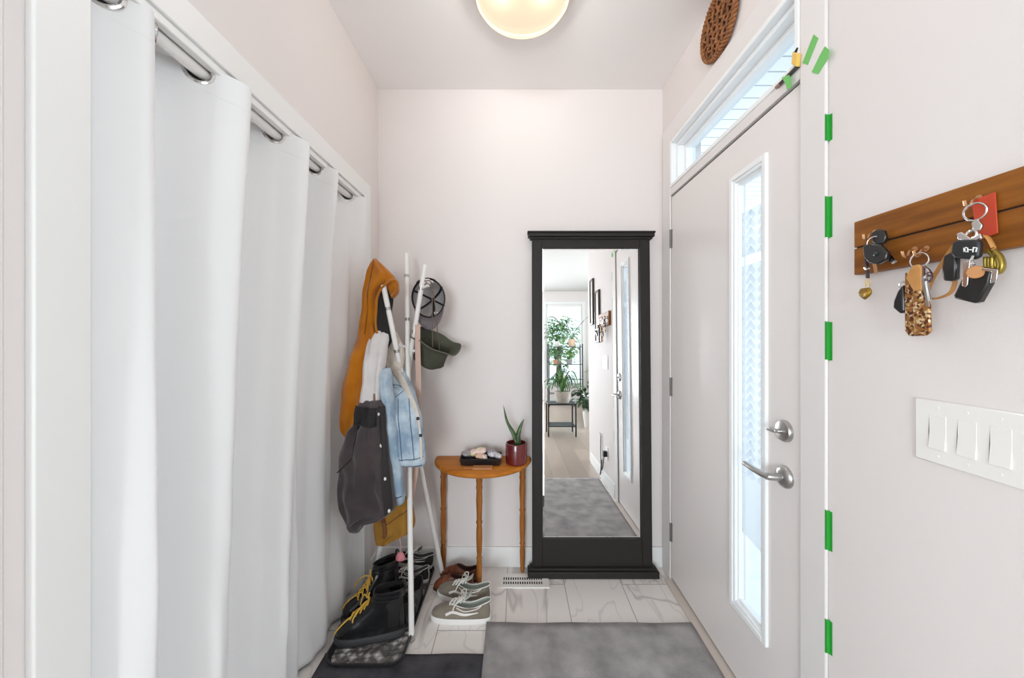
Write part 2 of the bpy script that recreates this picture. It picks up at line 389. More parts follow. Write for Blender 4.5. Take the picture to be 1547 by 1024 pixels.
struct('ceiling_porch', MB().box(XR+.2, 2.3, .2, 4.2, 2.62, 2.66), stripes('soffit_boards', (.92, .93, .93), 1, .10, (.45, .47, .48)), 'white boarded porch soffit outside the transom', 'soffit')
struct('ground', MB().box(XR+.16, 8, -1, 8, -.20, -.12), mat('porch_concrete', (.82, .82, .81), .8, col2=(.76, .76, .75)), 'pale concrete ground outside the front door', 'ground')

# ------------------------------------------------------------------ living room windows: one seen in the mirror, three added for light
def house_window(n, x0, x1, z0, z1, label):
    w = MB(); t = .07
    for (a, b, c, d) in ((x0-t, x0, z0-t, z1+t), (x1, x1+t, z0-t, z1+t), (x0, x1, z1, z1+t), (x0, x1, z0-t, z0)): w.box(a, b, -4.9, -4.884, c, d)
    for (a, b, c, d) in ((x0, x0+.04, z0, z1), (x1-.04, x1, z0, z1), (x0+.04, x1-.04, z1-.04, z1), (x0+.04, x1-.04, z0, z0+.04)): w.box(a, b, -4.97, -4.92, c, d)
    o = struct(n, w, M['trim'], label, 'window', bevel=.003)
    obj('glass_pane', MB().box(x0+.04, x1-.04, -4.95, -4.946, z0+.04, z1-.04), M['glass'], o); return o
house_window('window_2', .73, 1.63, .45, 2.41, 'white framed living room window behind the shelf of plants')
bd = thing('window_blind', 'white slatted blind rolled halfway at the top of the plant window', 'blind', (1.18, -4.87, 2.41))
w = MB()
for i in range(9): w.box(.775, 1.585, -4.912, -4.89, 2.36-.035*i, 2.364-.035*i)
obj('slats', w, M['white'], bd); obj('head_rail', MB().box(.772, 1.588, -4.918, -4.886, 2.37, 2.405), M['white'], bd)
house_window('added_window_3', -2.3, -.1, .35, 2.2, 'unseen wide white framed window added on the living room far wall for fill light')  # unseen window, added with its lamp to light the back wall
w = MB()
for (y0, y1, z0, z1) in ((-3.55, -3.47, .25, 2.55), (-1.33, -1.25, .25, 2.55), (-3.47, -1.33, .25, .33), (-3.47, -1.33, 2.47, 2.55), (-2.43, -2.37, .33, 2.47)): w.box(-3.17, -3.09, y0, y1, z0, z1)
o5 = MB()
for (y0, y1, z0, z1) in ((-3.2, -3.12, .3, 2.5), (-.88, -.8, .3, 2.5), (-3.12, -.88, .3, .38), (-3.12, -.88, 2.42, 2.5), (-2.03, -1.97, .38, 2.42)): o5.box(2.99, 3.07, y0, y1, z0, z1)
o5 = struct('added_window_5', o5, M['trim'], 'unseen wide double window added on the porch side wall for fill light', 'window', bevel=.003)  # unseen window, added so light reaches the curtain side
obj('glass_pane', MB().box(3.036, 3.04, -3.12, -.88, .38, 2.42), M['glass'], o5)
o = struct('added_window_4', w, M['trim'], 'unseen tall double window added on the living room side wall for fill light', 'window', bevel=.003)  # unseen window, put in as a source of fill light
obj('glass_pane', MB().box(-3.14, -3.136, -3.47, -1.33, .33, 2.47), M['glass'], o)
# ------------------------------------------------------------------ curtain rod and curtains
RX, RZ = -.825, 2.012
rod = obj('curtain_rod', MB().tube([(RX, C0-.0, RZ), (RX, C1, RZ)], .0145, 16), M['rack'])
tag(rod, 'white tension rod under the closet header carrying the curtains', 'curtain rod')
for y0, y1 in ((C0+.003, C0+.02), (C1-.02, C1-.003)):
    obj('end_cap', MB().tube([(RX, y0, RZ), (RX, y1, RZ)], .020, 16), M['rack'], rod)

def curtain(name, label, prof_top, prof_bot, y0, y1, yb0, yb1, cross, ztop, zbot, hemwave=0):
    nu, nv = 240, 130
    grid = []
    for j in range(nv+1):
        t = (j/nv)**1.5
        tt = t**.75
        row = []
        for i in range(nu+1):
            u = i/nu
            yt, yb = lerp(y0, y1, u), lerp(yb0, yb1, u)
            xt = sinterp(prof_top, yt); xb = sinterp(prof_bot, yb)
            k = tt*tt*(3-2*tt)
            y = lerp(yt, yb, k); x = lerp(xt, xb, k)
            z = lerp(ztop-.012*max(0, (xt-RX)/.06), zbot, t)
            # small soft folds and wrinkles growing towards the floor
            x += .006*sin(yt*47+t*2.6)*min(1, t*5)+.006*sin(yt*23-t*7)*t+.004*sin(yt*90+z*3+2*sin(z*2.3))*min(1, t*4)+.003*sin(z*19+y*31)*t*t
            if hemwave and u > .96: y += .010*sin(z*95+2*sin(z*21))*(u-.96)/.04*min(1, max(0, (1.0-z)*1.6)); 
            row.append(Vector((x, y, z)))
        grid.append(row)
    mb = MB()
    for r in grid: mb.v += r
    n = nu+1
    for j in range(nv):
        for i in range(nu):
            c = (grid[j][i]+grid[j+1][i+1])/2
            if ((c.x-RX)*1.25)**2+(c.z-RZ)**2 < .0265**2: continue
            mb.f.append((j*n+i, j*n+i+1, (j+1)*n+i+1, (j+1)*n+i))
    o = obj(name, mb, M['curtain'], angle=180, solid=.0016)
    tag(o, label, 'curtain', 'white closet curtains')
    for (yc, sgn) in cross:
        obj('grommet', MB().ring((RX, yc, RZ), .0290, .0055, axis=(-.75*sgn, 1, 0)), M['chrome'], o)
    # stitched header seam
    pts = [grid[14][i]+Vector((.0002, 0, 0)) for i in range(0, nu+1)]
    obj('header_seam', MB().tube(pts, .0012, 5), M['curtain'], o)
    return o
A = .062
pt = [(.63, RX-.045), (.675, RX-.055), (.733, RX), (.785, RX+.042), (.832, RX), (.888, RX-.08), (.954, RX), (1.03, RX+.078), (1.10, RX), (1.18, RX-.08), (1.25, RX), (1.325, RX+.078), (1.36, RX+.04)]
pb = [(.62, RX-.04), (.66, RX-.03), (.70, RX+.03), (.757, RX+.075), (.80, RX+.0), (.845, RX-.075), (.92, RX+.095), (.98, RX+.03), (1.06, RX-.075), (1.15, RX+.02), (1.185, RX+.065), (1.25, RX+.04), (1.30, RX-.02)]
curtain('closet_curtain', 'near white grommet curtain in the closet opening, its frilled edge meeting the second panel', pt, pb, .645, 1.355, .64, 1.235, [(.733, 1), (.832, -1), (.954, 1), (1.10, -1), (1.25, 1)], 2.036, .012, 1)
pt2 = [(1.27, RX-.035), (1.33, RX-.04), (1.39, RX-.045), (1.44, RX-.045), (1.50, RX), (1.555, RX+.070), (1.62, RX), (1.71, RX-.065), (1.79, RX), (1.875, RX+.055), (1.95, RX+.045)]
pb2 = [(1.16, RX-.05), (1.26, RX-.035), (1.33, RX+.025), (1.40, RX-.03), (1.50, RX+.0), (1.58, RX+.02), (1.66, RX-.03), (1.74, RX+.015), (1.84, RX-.03), (1.95, RX+.01)]
curtain('closet_curtain', 'far white grommet curtain in the closet opening, hanging behind the coats and shoe tray', pt2, pb2, 1.30, 1.935, 1.18, 1.93, [(1.50, 1), (1.62, -1), (1.79, 1)], 2.036, .014)

# ------------------------------------------------------------------ ceiling light
cl = thing('ceiling_light', 'round flush ceiling light with a glowing warm glass bowl', 'ceiling light', (.025, 1.50, ZC))
obj('mounting_ring', MB().lathe([(.183, 0), (.197, -.006), (.197, -.034), (.190, -.040), (.184, -.036), (.183, 0)], (.025, 1.50, ZC), 64, caps=False), mat('lamp_ring', (.80, .66, .52), .3, .6), cl)
obj('back_plate', MB().lathe([(.0, 0), (.182, 0), (.182, -.006), (.0, -.006)], (.025, 1.50, ZC), 64, caps=False), mat('lamp_plate', (.05, .036, .025), .6), cl)
m = bpy.data.materials.new('lamp_bowl'); m.use_nodes = True; nt = m.node_tree; N = nt.nodes; b = N['Principled BSDF']; b.inputs['Base Color'].default_value = (.045, .036, .028, 1); b.inputs['Roughness'].default_value = .3
b.inputs['Emission Color'].default_value = (1.0, .77, .55, 1); b.inputs['Emission Strength'].default_value = .66
t_ = N.new('ShaderNodeBsdfTransparent'); t_.inputs[0].default_value = (1, .97, .93, 1); mx_ = N.new('ShaderNodeMixShader'); mx_.inputs[0].default_value = .25
nt.links.new(b.outputs[0], mx_.inputs[1]); nt.links.new(t_.outputs[0], mx_.inputs[2]); nt.links.new(mx_.outputs[0], N['Material Output'].inputs[0])
for sx in (-1, 1):
    bl_ = bpy.data.lights.new('lamp_bulb', 'POINT'); bl_.energy = 6.6; bl_.shadow_soft_size = .03; bl_.color = (1.0, .965, .925)
    bo = bpy.data.objects.new('lamp_bulb', bl_); COL.objects.link(bo); bo.parent = cl; bo.location = (sx*.085, 0, -.075)
obj('glass_bowl', MB().lathe([(.188*cos(a*pi/2/14), -.034-.075*sin(a*pi/2/14)) for a in range(0, 14)]+[(.002, -.109)], (.025, 1.50, ZC), 64), m, cl)

# ------------------------------------------------------------------ woven wall basket
bc = Vector((XR, 1.50, 2.595)); R = .122
wb = thing('wall_basket', 'round dark brown woven basket plate hung above the front door', 'basket', bc)
wick = mat('wicker', (.17, .058, .016), .6, col2=(.34, .13, .035), nscale=30, bump=.4, bscale=120)
wdk = mat('wicker_dark', (.09, .035, .014), .7, col2=(.16, .06, .02), nscale=40)
obj('backing', MB().tube([bc+Vector((-.004, 0, 0)), bc+Vector((-.010, 0, 0))], R-.006, 48), wdk, wb)
rim = MB()
for ph in (0, pi):
    rim.tube([bc+Vector((-.016-.006*sin(26*a+ph), (R+.005*cos(26*a+ph))*cos(a), (R+.005*cos(26*a+ph))*sin(a))) for a in [2*pi*i/260 for i in range(260)]], .0065, 7, cyc=True)
obj('braided_rim', rim, wick, wb)
wv = MB()
for k in range(-5, 6):
    o_ = k*.021; h = sqrt(max(0, (R-.008)**2-o_**2))
    for d in (0, 1):
        pts = []
        for i in range(41):
            s = lerp(-h, h, i/40); ph = pi*(s/.042)+(pi*k)+(pi/2 if d else 0)
            a, b_ = (s, o_+.003*sin(s*90+k)) if d == 0 else (o_+.003*sin(s*80+k), s)
            c45, s45 = cos(.5), sin(.5)
            pts.append(bc+Vector((-.014-.005*sin(ph), a*c45-b_*s45, a*s45+b_*c45)))
        wv.tube(pts, .0052, 6)
obj('weave', wv, wick, wb)

# ------------------------------------------------------------------ green masking tape on the casing edge
g = 'green masking tape strips down the door casing edge'
lab = ['green tape strip on the door casing edge, topmost of the upright strips', 'green tape strip on the door casing edge, level with the key rack top', 'green tape strip on the door casing edge, level with the lower hinge bunch of keys', 'green tape strip on the door casing edge, a little lower than the lever handle', 'green tape strip on the door casing edge, lowest and nearest the floor']
lab[1] = 'green tape strip on the casing edge, beside the top of the key rack'
lab[2] = 'green tape strip on the casing edge, just below the key rack height'
for (p0, p1), l in zip(((172, 212), (296, 358), (485, 543), (770, 830), (935, 986)), lab):
    za, zb = ZW(p1, .985), ZW(p0, .985); w = MB()
    w.add([(K+.004, .9846, zb), (XR-.0004, .9846, zb-.004), (XR-.0004, .9846, za-.005), (K+.004, .9846, za)], [(0, 1, 2, 3)])
    w.box(K+.001, XR-.0005, .9838, .9849, za, zb-.002)
    w.box(XR-.0009, XR-.0002, .976, .9849, za-.002, zb-.003)
    w.box(K-.0007, K-.0001, .9838, .9875, za, zb)
    tag(obj('masking_tape', w, M['tape']), l, 'tape', g)
def kprism(poly, X, th): return MB().prism([PW(x, y, X) for x, y in poly], (th, 0, 0))
tlight = mat('green_tape_pale', (.16, .52, .13), .6)
for poly, l in (([(1229, 52), (1236, 58), (1220, 98), (1212, 95)], 'slanted pale green tape strip on the casing beside the taped brush'), ([(1246, 70), (1253, 76), (1252, 86), (1236, 112), (1226, 109), (1238, 84)], 'slanted green tape strip with a curled end at the casing corner')):
    tag(obj('masking_tape', kprism(poly, K-.0012, .0011), tlight), l, 'tape', 'slanted tape strips on the casing')
# little brush taped under the transom corner
pb_ = thing('paint_brush', 'slim dark rod with a yellow block taped at the transom corner', 'brush', PW(1190, 115, .828))
def KP(x, y, X): return PW(x, y, X)
obj('rod', MB().tube([KP(1174, 131, .826), KP(1206, 99, .826)], [.0052, .0062], 10), mat('brush_rod', (.10, .085, .08), .3, .5), pb_)
obj('ferrule', MB().tube([KP(1173, 132, .826), KP(1179, 126, .826)], .0058, 10), mat('brush_ferrule', (.45, .30, .26), .35, .7), pb_)
obj('block', kprism([(1201, 97), (1209, 101), (1211, 82), (1203, 78)], .829, -.012), mat('brush_yellow', (.80, .52, .12), .5), pb_, bevel=.002)
obj('tip', MB().tube([KP(1200, 82, .823), KP(1205, 72, .823)], [.004, .0025], 8), M['black'], pb_)
tp = obj('tape_patch', kprism([(1181, 117), (1192, 113), (1195, 120), (1196, 131), (1189, 136), (1187, 127)], .8185, .001), tlight, pb_)

# ------------------------------------------------------------------ leaning floor mirror
MXc, MW, MH = .421, .665, 1.91
mr = thing('floor_mirror', 'tall dark grey framed floor mirror leaning against the back wall', 'mirror', (MXc, 2.03, 0))
mr.rotation_euler = (-radians(1.35), 0, 0)
def L(*a, **k): return obj(*a, mr, world=False, **k)
pw = .056; zb, zt = .195, 1.822
for sx in (-1, 1):
    x0, x1 = sorted((sx*MW/2, sx*(MW/2-pw)))
    L('stile', MB().box(x0, x1, 0, .030, .04, MH-.04), M['frame'], bevel=.0025)
L('top_rail', MB().box(-MW/2+pw, MW/2-pw, .001, .030, zt, MH-.04), M['frame'], bevel=.002)
L('bottom_rail', MB().box(-MW/2+pw, MW/2-pw, .003, .030, .04, zb), M['frame'], bevel=.002)
L('cornice', MB().box(-MW/2-.012, MW/2+.012, -.010, .032, MH-.042, MH-.030).box(-MW/2-.022, MW/2+.022, -.020, .032, MH-.030, MH-.010).box(-MW/2-.026, MW/2+.026, -.024, .032, MH-.010, MH), M['frame'], bevel=.003)
L('plinth', MB().box(-MW/2-.015, MW/2+.015, -.022, .034, .035, .048).box(-MW/2-.026, MW/2+.026, -.036, .036, .0, .036), M['frame'], bevel=.004)
gx0 = MW/2-pw; bv = .012
w = MB().add([(-gx0, .012, zb), (gx0, .012, zb), (gx0, .012, zt), (-gx0, .012, zt), (-gx0+bv, .0095, zb+bv), (gx0-bv, .0095, zb+bv), (gx0-bv, .0095, zt-bv), (-gx0+bv, .0095, zt-bv)],
           [(4, 5, 6, 7), (0, 1, 5, 4), (1, 2, 6, 5), (2, 3, 7, 6), (3, 0, 4, 7)])
L('mirror_glass', w, M['mirror'], angle=0.2)

# ------------------------------------------------------------------ half-round table
TX, TR, TZ = -.188, .273, .635
wood = mat('oak_stain', (.40, .120, .010), .45, col2=(.56, .20, .022), nscale=5, stretch=(1.2, 9, 9), spec=.25)
woodleg = mat('oak_turned', (.26, .085, .014), .4, col2=(.38, .145, .03), nscale=6, stretch=(9, 9, 1), spec=.3)
tb = thing('half_moon_table', 'half-moon wooden side table with turned legs against the back wall', 'table', (TX, 1.97, 0))
yw = YB-.006
def halfdisc(r, z, y): return [Vector((TX+r*cos(a), y-r*sin(a), z)) for a in [pi*i/40 for i in range(41)]]
w = MB(); w.loft([halfdisc(TR-.006, TZ-.026, yw), halfdisc(TR, TZ-.020, yw), halfdisc(TR, TZ-.012, yw), halfdisc(TR-.006, TZ-.004, yw), halfdisc(TR-.014, TZ, yw)])
obj('table_top', w, wood, tb, angle=50)
prof = [(.0105, 0), (.013, .02), (.015, .06), (.0165, .12), (.013, .15), (.0175, .16), (.013, .172), (.0155, .20), (.018, .26), (.0175, .31), (.0145, .335), (.0195, .348), (.0145, .36), (.016, .40), (.019, .46), (.0165, .515), (.020, .53), (.0165, .545), (.019, .56), (.019, .609)]
for lx, ly in ((TX-.224, 2.075), (TX-.006, 1.925), (TX+.222, 2.06)):
    obj('leg', MB().lathe([(r*.90, z) for r, z in prof], (lx, ly, 0), 20), woodleg, tb)
obj('apron', MB().box(TX-.20, TX+.20, 2.055, 2.075, TZ-.06, TZ-.027), wood, tb, bevel=.002)
# black tray with packets
ty = 2.00
tr = thing('desk_tray', 'shallow black tray holding wrapped packets on the half-moon table', 'tray', (PX(727, 690, ty).x, ty, TZ))
x0, x1 = PX(696, 0, ty).x, PX(758, 0, ty).x
blk = mat('tray_black', (.018, .016, .018), .35)
w = MB(); t = .004; H = .036
def rrect(x0, x1, y0, y1, z, r, n=6):
    out = []
    for cx, cy, a0 in ((x1-r, y1-r, 0), (x0+r, y1-r, pi/2), (x0+r, y0+r, pi), (x1-r, y0+r, 1.5*pi)):
        for i in range(n+1): out.append(Vector((cx+r*cos(a0+pi/2*i/n), cy+r*sin(a0+pi/2*i/n), z)))
    return out
w.loft([rrect(x0+.01, x1-.01, ty-.055, ty+.055, TZ, .012), rrect(x0, x1, ty-.065, ty+.065, TZ+H, .014), rrect(x0+.005, x1-.005, ty-.060, ty+.060, TZ+H, .012), rrect(x0+.013, x1-.013, ty-.052, ty+.052, TZ+.005, .01)])
obj('tray_body', w, blk, tr)
def pillow(c, sx, sy, sz, rot, seed):
    rnd = random.Random(seed); Rm = Matrix.Rotation(rot[2], 3, 'Z') @ Matrix.Rotation(rot[1], 3, 'Y') @ Matrix.Rotation(rot[0], 3, 'X'); rings = []
    ph = [rnd.random()*6 for _ in range(4)]
    for i in range(13):
        u = lerp(-1, 1, i/12); ring = []
        for k in range(20):
            a = 2*pi*k/20; f = (1-abs(u)**4)**.5*.9+.1
            p = Vector((u*sx, cos(a)*sy*(.75+.25*f), sin(a)*sz*f))
            p += Vector((0, 0, .12*sz*sin(7*u+3*a+ph[0])+.08*sz*sin(13*u+ph[1]))); ring.append(Rm @ p+Vector(c))
        rings.append(ring)
    return MB().loft(rings)
for (px, py, dy, s, rot, c1, c2, l) in (
    (722, 682, .0, (.045, .022, .017), (.3, -.2, .1), (.82, .70, .38), (.80, .62, .56), 'yellow and pink printed packet lying in the black tray'),
    (727, 689, -.025, (.034, .02, .013), (.2, .25, .2), (.72, .46, .34), (.80, .70, .68), 'pale peach packet at the front of the black tray'),
    (744, 685, .005, (.026, .024, .018), (.5, .3, .9), (.80, .78, .80), (.35, .33, .38), 'white crumpled packet with dark print in the black tray'),
    (752, 688, -.02, (.02, .02, .014), (.1, .4, .4), (.85, .84, .84), (.60, .58, .60), 'small white wrapper at the pot end of the black tray'),
    (706, 685, .0, (.030, .03, .012), (.0, .1, .4), (.32, .30, .30), (.45, .43, .43), 'grey folded cloth at the clothes end of the black tray')):
    c = PX(px, py, ty+dy); c.z = max(c.z, TZ+.006+s[2])
    tag(obj('packet', pillow(c, *s, rot, px), mat('packet_print', c1, .4, col2=c2, nscale=18, ramp=(.48, .54))), l, 'packet', 'packets in the black tray')
c = Vector((PX(729, 706, 1.90).x, 1.90, TZ))
w = MB().box(c.x-.050, c.x+.052, c.y-.022, c.y+.022, TZ+.0005, TZ+.012).box(c.x-.10, c.x-.050, c.y-.002, c.y+.010, TZ+.0005, TZ+.006)
tag(obj('wooden_block', w, mat('wood_block', (.42, .17, .05), .5, col2=(.50, .23, .08), nscale=9), bevel=.0015), 'small tan wooden block lying flat before the black tray', 'block')
# red pot plant
py_ = 1.985; pc = Vector((PX(780, 0, py_).x, py_, TZ)); pr = .0575; ph = .112
pp = thing('snake_plant', 'snake plant with three pointed leaves in a dark red pot on the table', 'potted plant', pc)
redm = mat('red_glaze', (.115, .008, .010), .22, col2=(.16, .014, .014), nscale=14, coat=.5)
obj('pot', MB().lathe([(.0, 0), (pr-.008, 0), (pr-.002, .006), (pr, .03), (pr+.001, ph-.006), (pr-.002, ph), (pr-.006, ph), (pr-.008, ph-.02), (0, ph-.02)], pc, 40, caps=False), redm, pp)
obj('soil', MB().lathe([(.0, ph-.016), (pr-.007, ph-.018), (pr-.008, ph-.022), (0, ph-.022)], pc, 30, caps=False), mat('soil', (.03, .02, .014), .9), pp)
leafm = mat('snake_leaf', (.022, .055, .018), .4, col2=(.07, .13, .03), nscale=16, stretch=(1, 1, 3))
def blade(pts, w, yaw=0, cup=.25):
    pts = catmull(pts, 6); n = len(pts); L_, C_, R_ = [], [], []
    for i, p in enumerate(pts):
        t = i/(n-1); ww = w*(.75+.25*sin(pi*min(1, t*1.6)))*(1-t**3) if t < 1 else .0004
        d = Vector((cos(yaw), sin(yaw), 0)); nn = Vector((-sin(yaw), cos(yaw), 0))
        L_.append(p-d*ww-nn*ww*cup); C_.append(p); R_.append(p+d*ww-nn*ww*cup)
    mb = MB(); mb.loft([L_, C_, R_], caps=False, closed=False); return mb
for pts, ww, yw_ in (([(782, 672), (776, 655), (766, 636), (760.5, 612)], .014, .2), ([(781, 672), (783, 655), (788, 640), (791.5, 633)], .013, -.2), ([(785, 672), (783, 660), (783.5, 652), (785, 645)], .012, .5)):
    obj('leaf', blade([PX(x, y, py_+.004*i) for i, (x, y) in enumerate(pts)], ww, yw_), leafm, pp, solid=.003, angle=180)

# ------------------------------------------------------------------ floor register, mats, boot tray
v0, v1 = PX(752, 0, 1.97).x, PX(829, 0, 1.97).x
fv = thing('floor_register', 'white slotted floor vent beside the mirror base', 'vent', ((v0+v1)/2, 1.975, 0))
w = MB(); y0, y1 = 1.925, 2.035
rect_ = [(v0, v1, y0, y0+.024), (v0, v1, y1-.024, y1), (v0, v0+.03, y0+.024, y1-.024), (v1-.03, v1, y0+.024, y1-.024)]
for a, b, c_, d in rect_: w.box(a, b, c_, d, .0, .006)
n = 17; xs = [lerp(v0+.03, v1-.03, i/n) for i in range(n+1)]
for i in range(n): w.box(xs[i]+(xs[1]-xs[0])*.55, xs[i+1], y0+.024, y1-.024, .001, .0055)
w.box(v0+.03, v1-.03, (y0+y1)/2-.004, (y0+y1)/2+.004, .0008, .0054)
obj('grille', w, M['white'], fv)
obj('vent_shade', MB().box(v0+.028, v1-.028, y0+.022, y1-.022, .0003, .0009), M['slot'], fv)  # flat dark sheet in place of the shade below the slots
def ruglike(name, label, x0, x1, y0, y1, z, th, c1, c2, skew=0):
    w = MB(); nx, ny = 30, 36; top = []
    rnd = random.Random(3)
    for j in range(ny+1):
        for i in range(nx+1):
            u, v = i/nx, j/ny; x = lerp(x0+skew*v, x1, u); y = lerp(y0, y1, v)
            zz = z+th+.0012*sin(x*23+y*9)+.0008*sin(y*37-x*11)
            if v > .985: zz += .003*max(0, 1-u*7)
            w.v.append(Vector((x, y, zz)))
    for j in range(ny):
        for i in range(nx): a = j*(nx+1)+i; w.f.append((a, a+1, a+nx+2, a+nx+1))
    m = mat(name+'_pile', c1, .95, col2=c2, nscale=10, detail=14, bump=.5, bscale=300, ramp=(.25, .80), spec=.15)
    o = obj(name, w, m, angle=180); s = o.modifiers.new('solid', 'SOLIDIFY'); s.thickness = th; s.offset = -1
    return tag(o, label, 'rug')
ruglike('door_mat', 'grey felted door mat in front of the front door', -.125, .802, .51, 1.682, .0035, .008, (.26, .25, .25), (.54, .52, .52), skew=-.012)
ruglike('door_mat', 'black speckled door mat tucked under the shoe tray', -.79, -.132, 1.0, 1.522, .001, .003, (.04, .039, .046), (.13, .125, .14))
# boot tray
bx0, bx1, by0, by1 = -.775, -.452, 1.445, 2.085
bt = thing('boot_tray', 'long black boot tray with a quilted grey bottom beneath the boots', 'tray', ((bx0+bx1)/2, 1.77, 0))
w = MB()
w.loft([rrect(bx0+.012, bx1-.012, by0+.012, by1-.012, .006, .05), rrect(bx0, bx1, by0, by1, .030, .06), rrect(bx0+.006, bx1-.006, by0+.006, by1-.006, .031, .056), rrect(bx0+.018, bx1-.018, by0+.018, by1-.018, .0095, .046)])
obj('tray_body', w, mat('tray_rubber', (.03, .029, .031), .38), bt, angle=60)
def node_quilt():
    m = bpy.data.materials.new('quilted_liner'); m.use_nodes = True; nt = m.node_tree; N = nt.nodes; L_ = nt.links; b = N['Principled BSDF']; b.inputs['Roughness'].default_value = .38; b.inputs['Metallic'].default_value = .1
    tc = N.new('ShaderNodeTexCoord'); v = N.new('ShaderNodeTexVoronoi'); v.inputs['Scale'].default_value = 26; v.distance = 'MANHATTAN'; L_.new(tc.outputs['Object'], v.inputs['Vector'])
    r = N.new('ShaderNodeValToRGB'); r.color_ramp.elements[0].color = (.85, .82, .80, 1); r.color_ramp.elements[1].color = (.16, .15, .148, 1); r.color_ramp.elements[0].position = .15; r.color_ramp.elements[1].position = .7
    L_.new(v.outputs['Distance'], r.inputs[0]); L_.new(r.outputs[0], b.inputs['Base Color'])
    bp = N.new('ShaderNodeBump'); bp.inputs['Strength'].default_value = .9; bp.inputs['Distance'].default_value = .012; bp.invert = True; L_.new(v.outputs['Distance'], bp.inputs['Height']); L_.new(bp.outputs[0], b.inputs['Normal']); return m
obj('liner', MB().prism(rrect(bx0+.019, bx1-.019, by0+.019, by1-.019, .0096, .045), (0, 0, .0008)), node_quilt(), bt)
# ------------------------------------------------------------------ coat rack of three crossed poles
cr = thing('coat_rack', 'white tripod coat rack of crossed poles, loaded with coats and hats', 'coat rack', (-.54, 1.83, 0))
PA = (Vector((-.454, 1.594, 0)), PX(614, 383, 1.94)); PB = (Vector((-.405, 2.025, 0)), PX(579, 430, 1.72)); PC = (Vector((-.74, 1.905, .011)), PX(642, 400, 1.83))
pegw = mat('peg_wood', (.62, .48, .42), .5)
for a, b in (PA, PB, PC):
    d = (b-a).normalized()
    p = obj('pole', MB().tube([a+d*.022, b], .0122, 14), M['rack'], cr, bevel=.002)
    obj('foot_cap', MB().tube([a+d*.001, a+d*.024], .0132, 14), M['black'] if a is PB[0] else M['steel'], p)
    for f in (.80, .93):
        q = a+(b-a)*f; obj('joint_band', MB().tube([q-d*.008, q+d*.008], .0126, 14), M['steel'], p)
def onpole(P, f): return P[0]+(P[1]-P[0])*f
for P, f, dv in ((PC, .74, Vector((.045, -.015, .012))), (PC, .93, Vector((.04, -.02, .012))), (PA, .72, Vector((-.03, -.04, .012))), (PB, .93, Vector((-.035, .02, .01)))):
    q = onpole(P, f); obj('peg', MB().tube([q, q+dv], .0065, 10).sphere(q+dv, .009, 10, 8), M['rack'], cr)

# ------------------------------------------------------------------ garments
class Garment:
    def __init__(s, rows, folds, seed=1, n=56, m=72):
        s.rows = rows; s.folds = folds; s.n, s.m = n, m; rnd = random.Random(seed); s.ph = [rnd.random()*6.28 for _ in range(8)]
        pts = [Vector((r[1], r[2], 0)) for r in rows]
    def row(s, y):
        R_ = s.rows; i = 0
        while i < len(R_)-2 and y > R_[i+1][0]: i += 1
        t = min(1, max(0, (y-R_[i][0])/(R_[i+1][0]-R_[i][0])))
        a, b = R_[max(i-1, 0)], R_[i]; c, d = R_[i+1], R_[min(i+2, len(R_)-1)]
        out = []
        for k in range(1, 5):
            v = .5*(2*b[k]+(c[k]-a[k])*t+(2*a[k]-5*b[k]+4*c[k]-d[k])*t*t+(3*b[k]-a[k]-3*c[k]+d[k])*t**3)
            out.append(v)
        return out
    def fold(s, u, y):
        f, fr = s.folds; p = s.ph
        R_ = s.rows; e = min(1, (y-R_[0][0])/18+.05, (R_[-1][0]-y)/18+.05)
        return f*e*(sin(fr*u+p[0]+y*.021)+.6*sin(fr*1.9*u+p[1]-y*.034)+.45*sin(y*.075+u*2.1+p[2])+.3*sin(y*.16-u*4+p[3]))
    def at(s, a, y):
        xl, xr, Yc, d = s.row(y); c, h = (xl+xr)/2, (xr-xl)/2
        ca, sa = cos(a), sin(a)
        u = math.copysign(abs(ca)**.75, ca); v = math.copysign(abs(sa)**.75, sa)
        e = min(1, (1-abs(u)**6))
        p = PX(c+h*u+.6*sin(y*.13+s.ph[4]), y, Yc); p.y += -v*d+s.fold(u, y)*e; return p
    def front(s, px, py, off=.003):
        xl, xr, Yc, d = s.row(py); c, h = (xl+xr)/2, (xr-xl)/2
        u = max(-.99, min(.99, (px-c)/h)); ca = math.copysign(abs(u)**(1/.75), u); sa = sqrt(max(0, 1-ca*ca)); v = sa**.75
        e = 1-abs(u)**6
        p = PX(px, py, Yc); p.y += -v*d+s.fold(u, py)*e-off; return p
    def mesh(s):
        y0, y1 = s.rows[0][0], s.rows[-1][0]; rings = []
        for j in range(s.m+1):
            y = lerp(y0, y1, j/s.m); rings.append([s.at(2*pi*k/s.n, y) for k in range(s.n)])
        return MB().loft(rings)
    def patch(s, poly, off=.004, th=.003, nu=10, nv=10):
        # four-cornered patch (pixel outline) lying on the front, given thickness
        a, b, c, d = poly; g = MB(); top = []; 
        for j in range(nv+1):
            row = []
            for i in range(nu+1):
                u, v = i/nu, j/nv
                x = lerp(lerp(a[0], b[0], u), lerp(d[0], c[0], u), v); y = lerp(lerp(a[1], b[1], u), lerp(d[1], c[1], u), v); row.append(s.front(x, y, off))
            top.append(row)
        for r in top: g.v += r
        for j in range(nv):
            for i in range(nu): q = j*(nu+1)+i; g.f.append((q, q+1, q+nu+2, q+nu+1))
        return g
    def seam(s, pts, r=.002, off=.001, n=6):
        P = catmull([(x, y, 0) for x, y in pts], n); return MB().tube([s.front(p.x, p.y, off) for p in P], r, 6)
    def button(s, px, py, r=.006): 
        p = s.front(px, py, .003); return MB().sphere(p, r, 12, 8, (1, .6, 1))

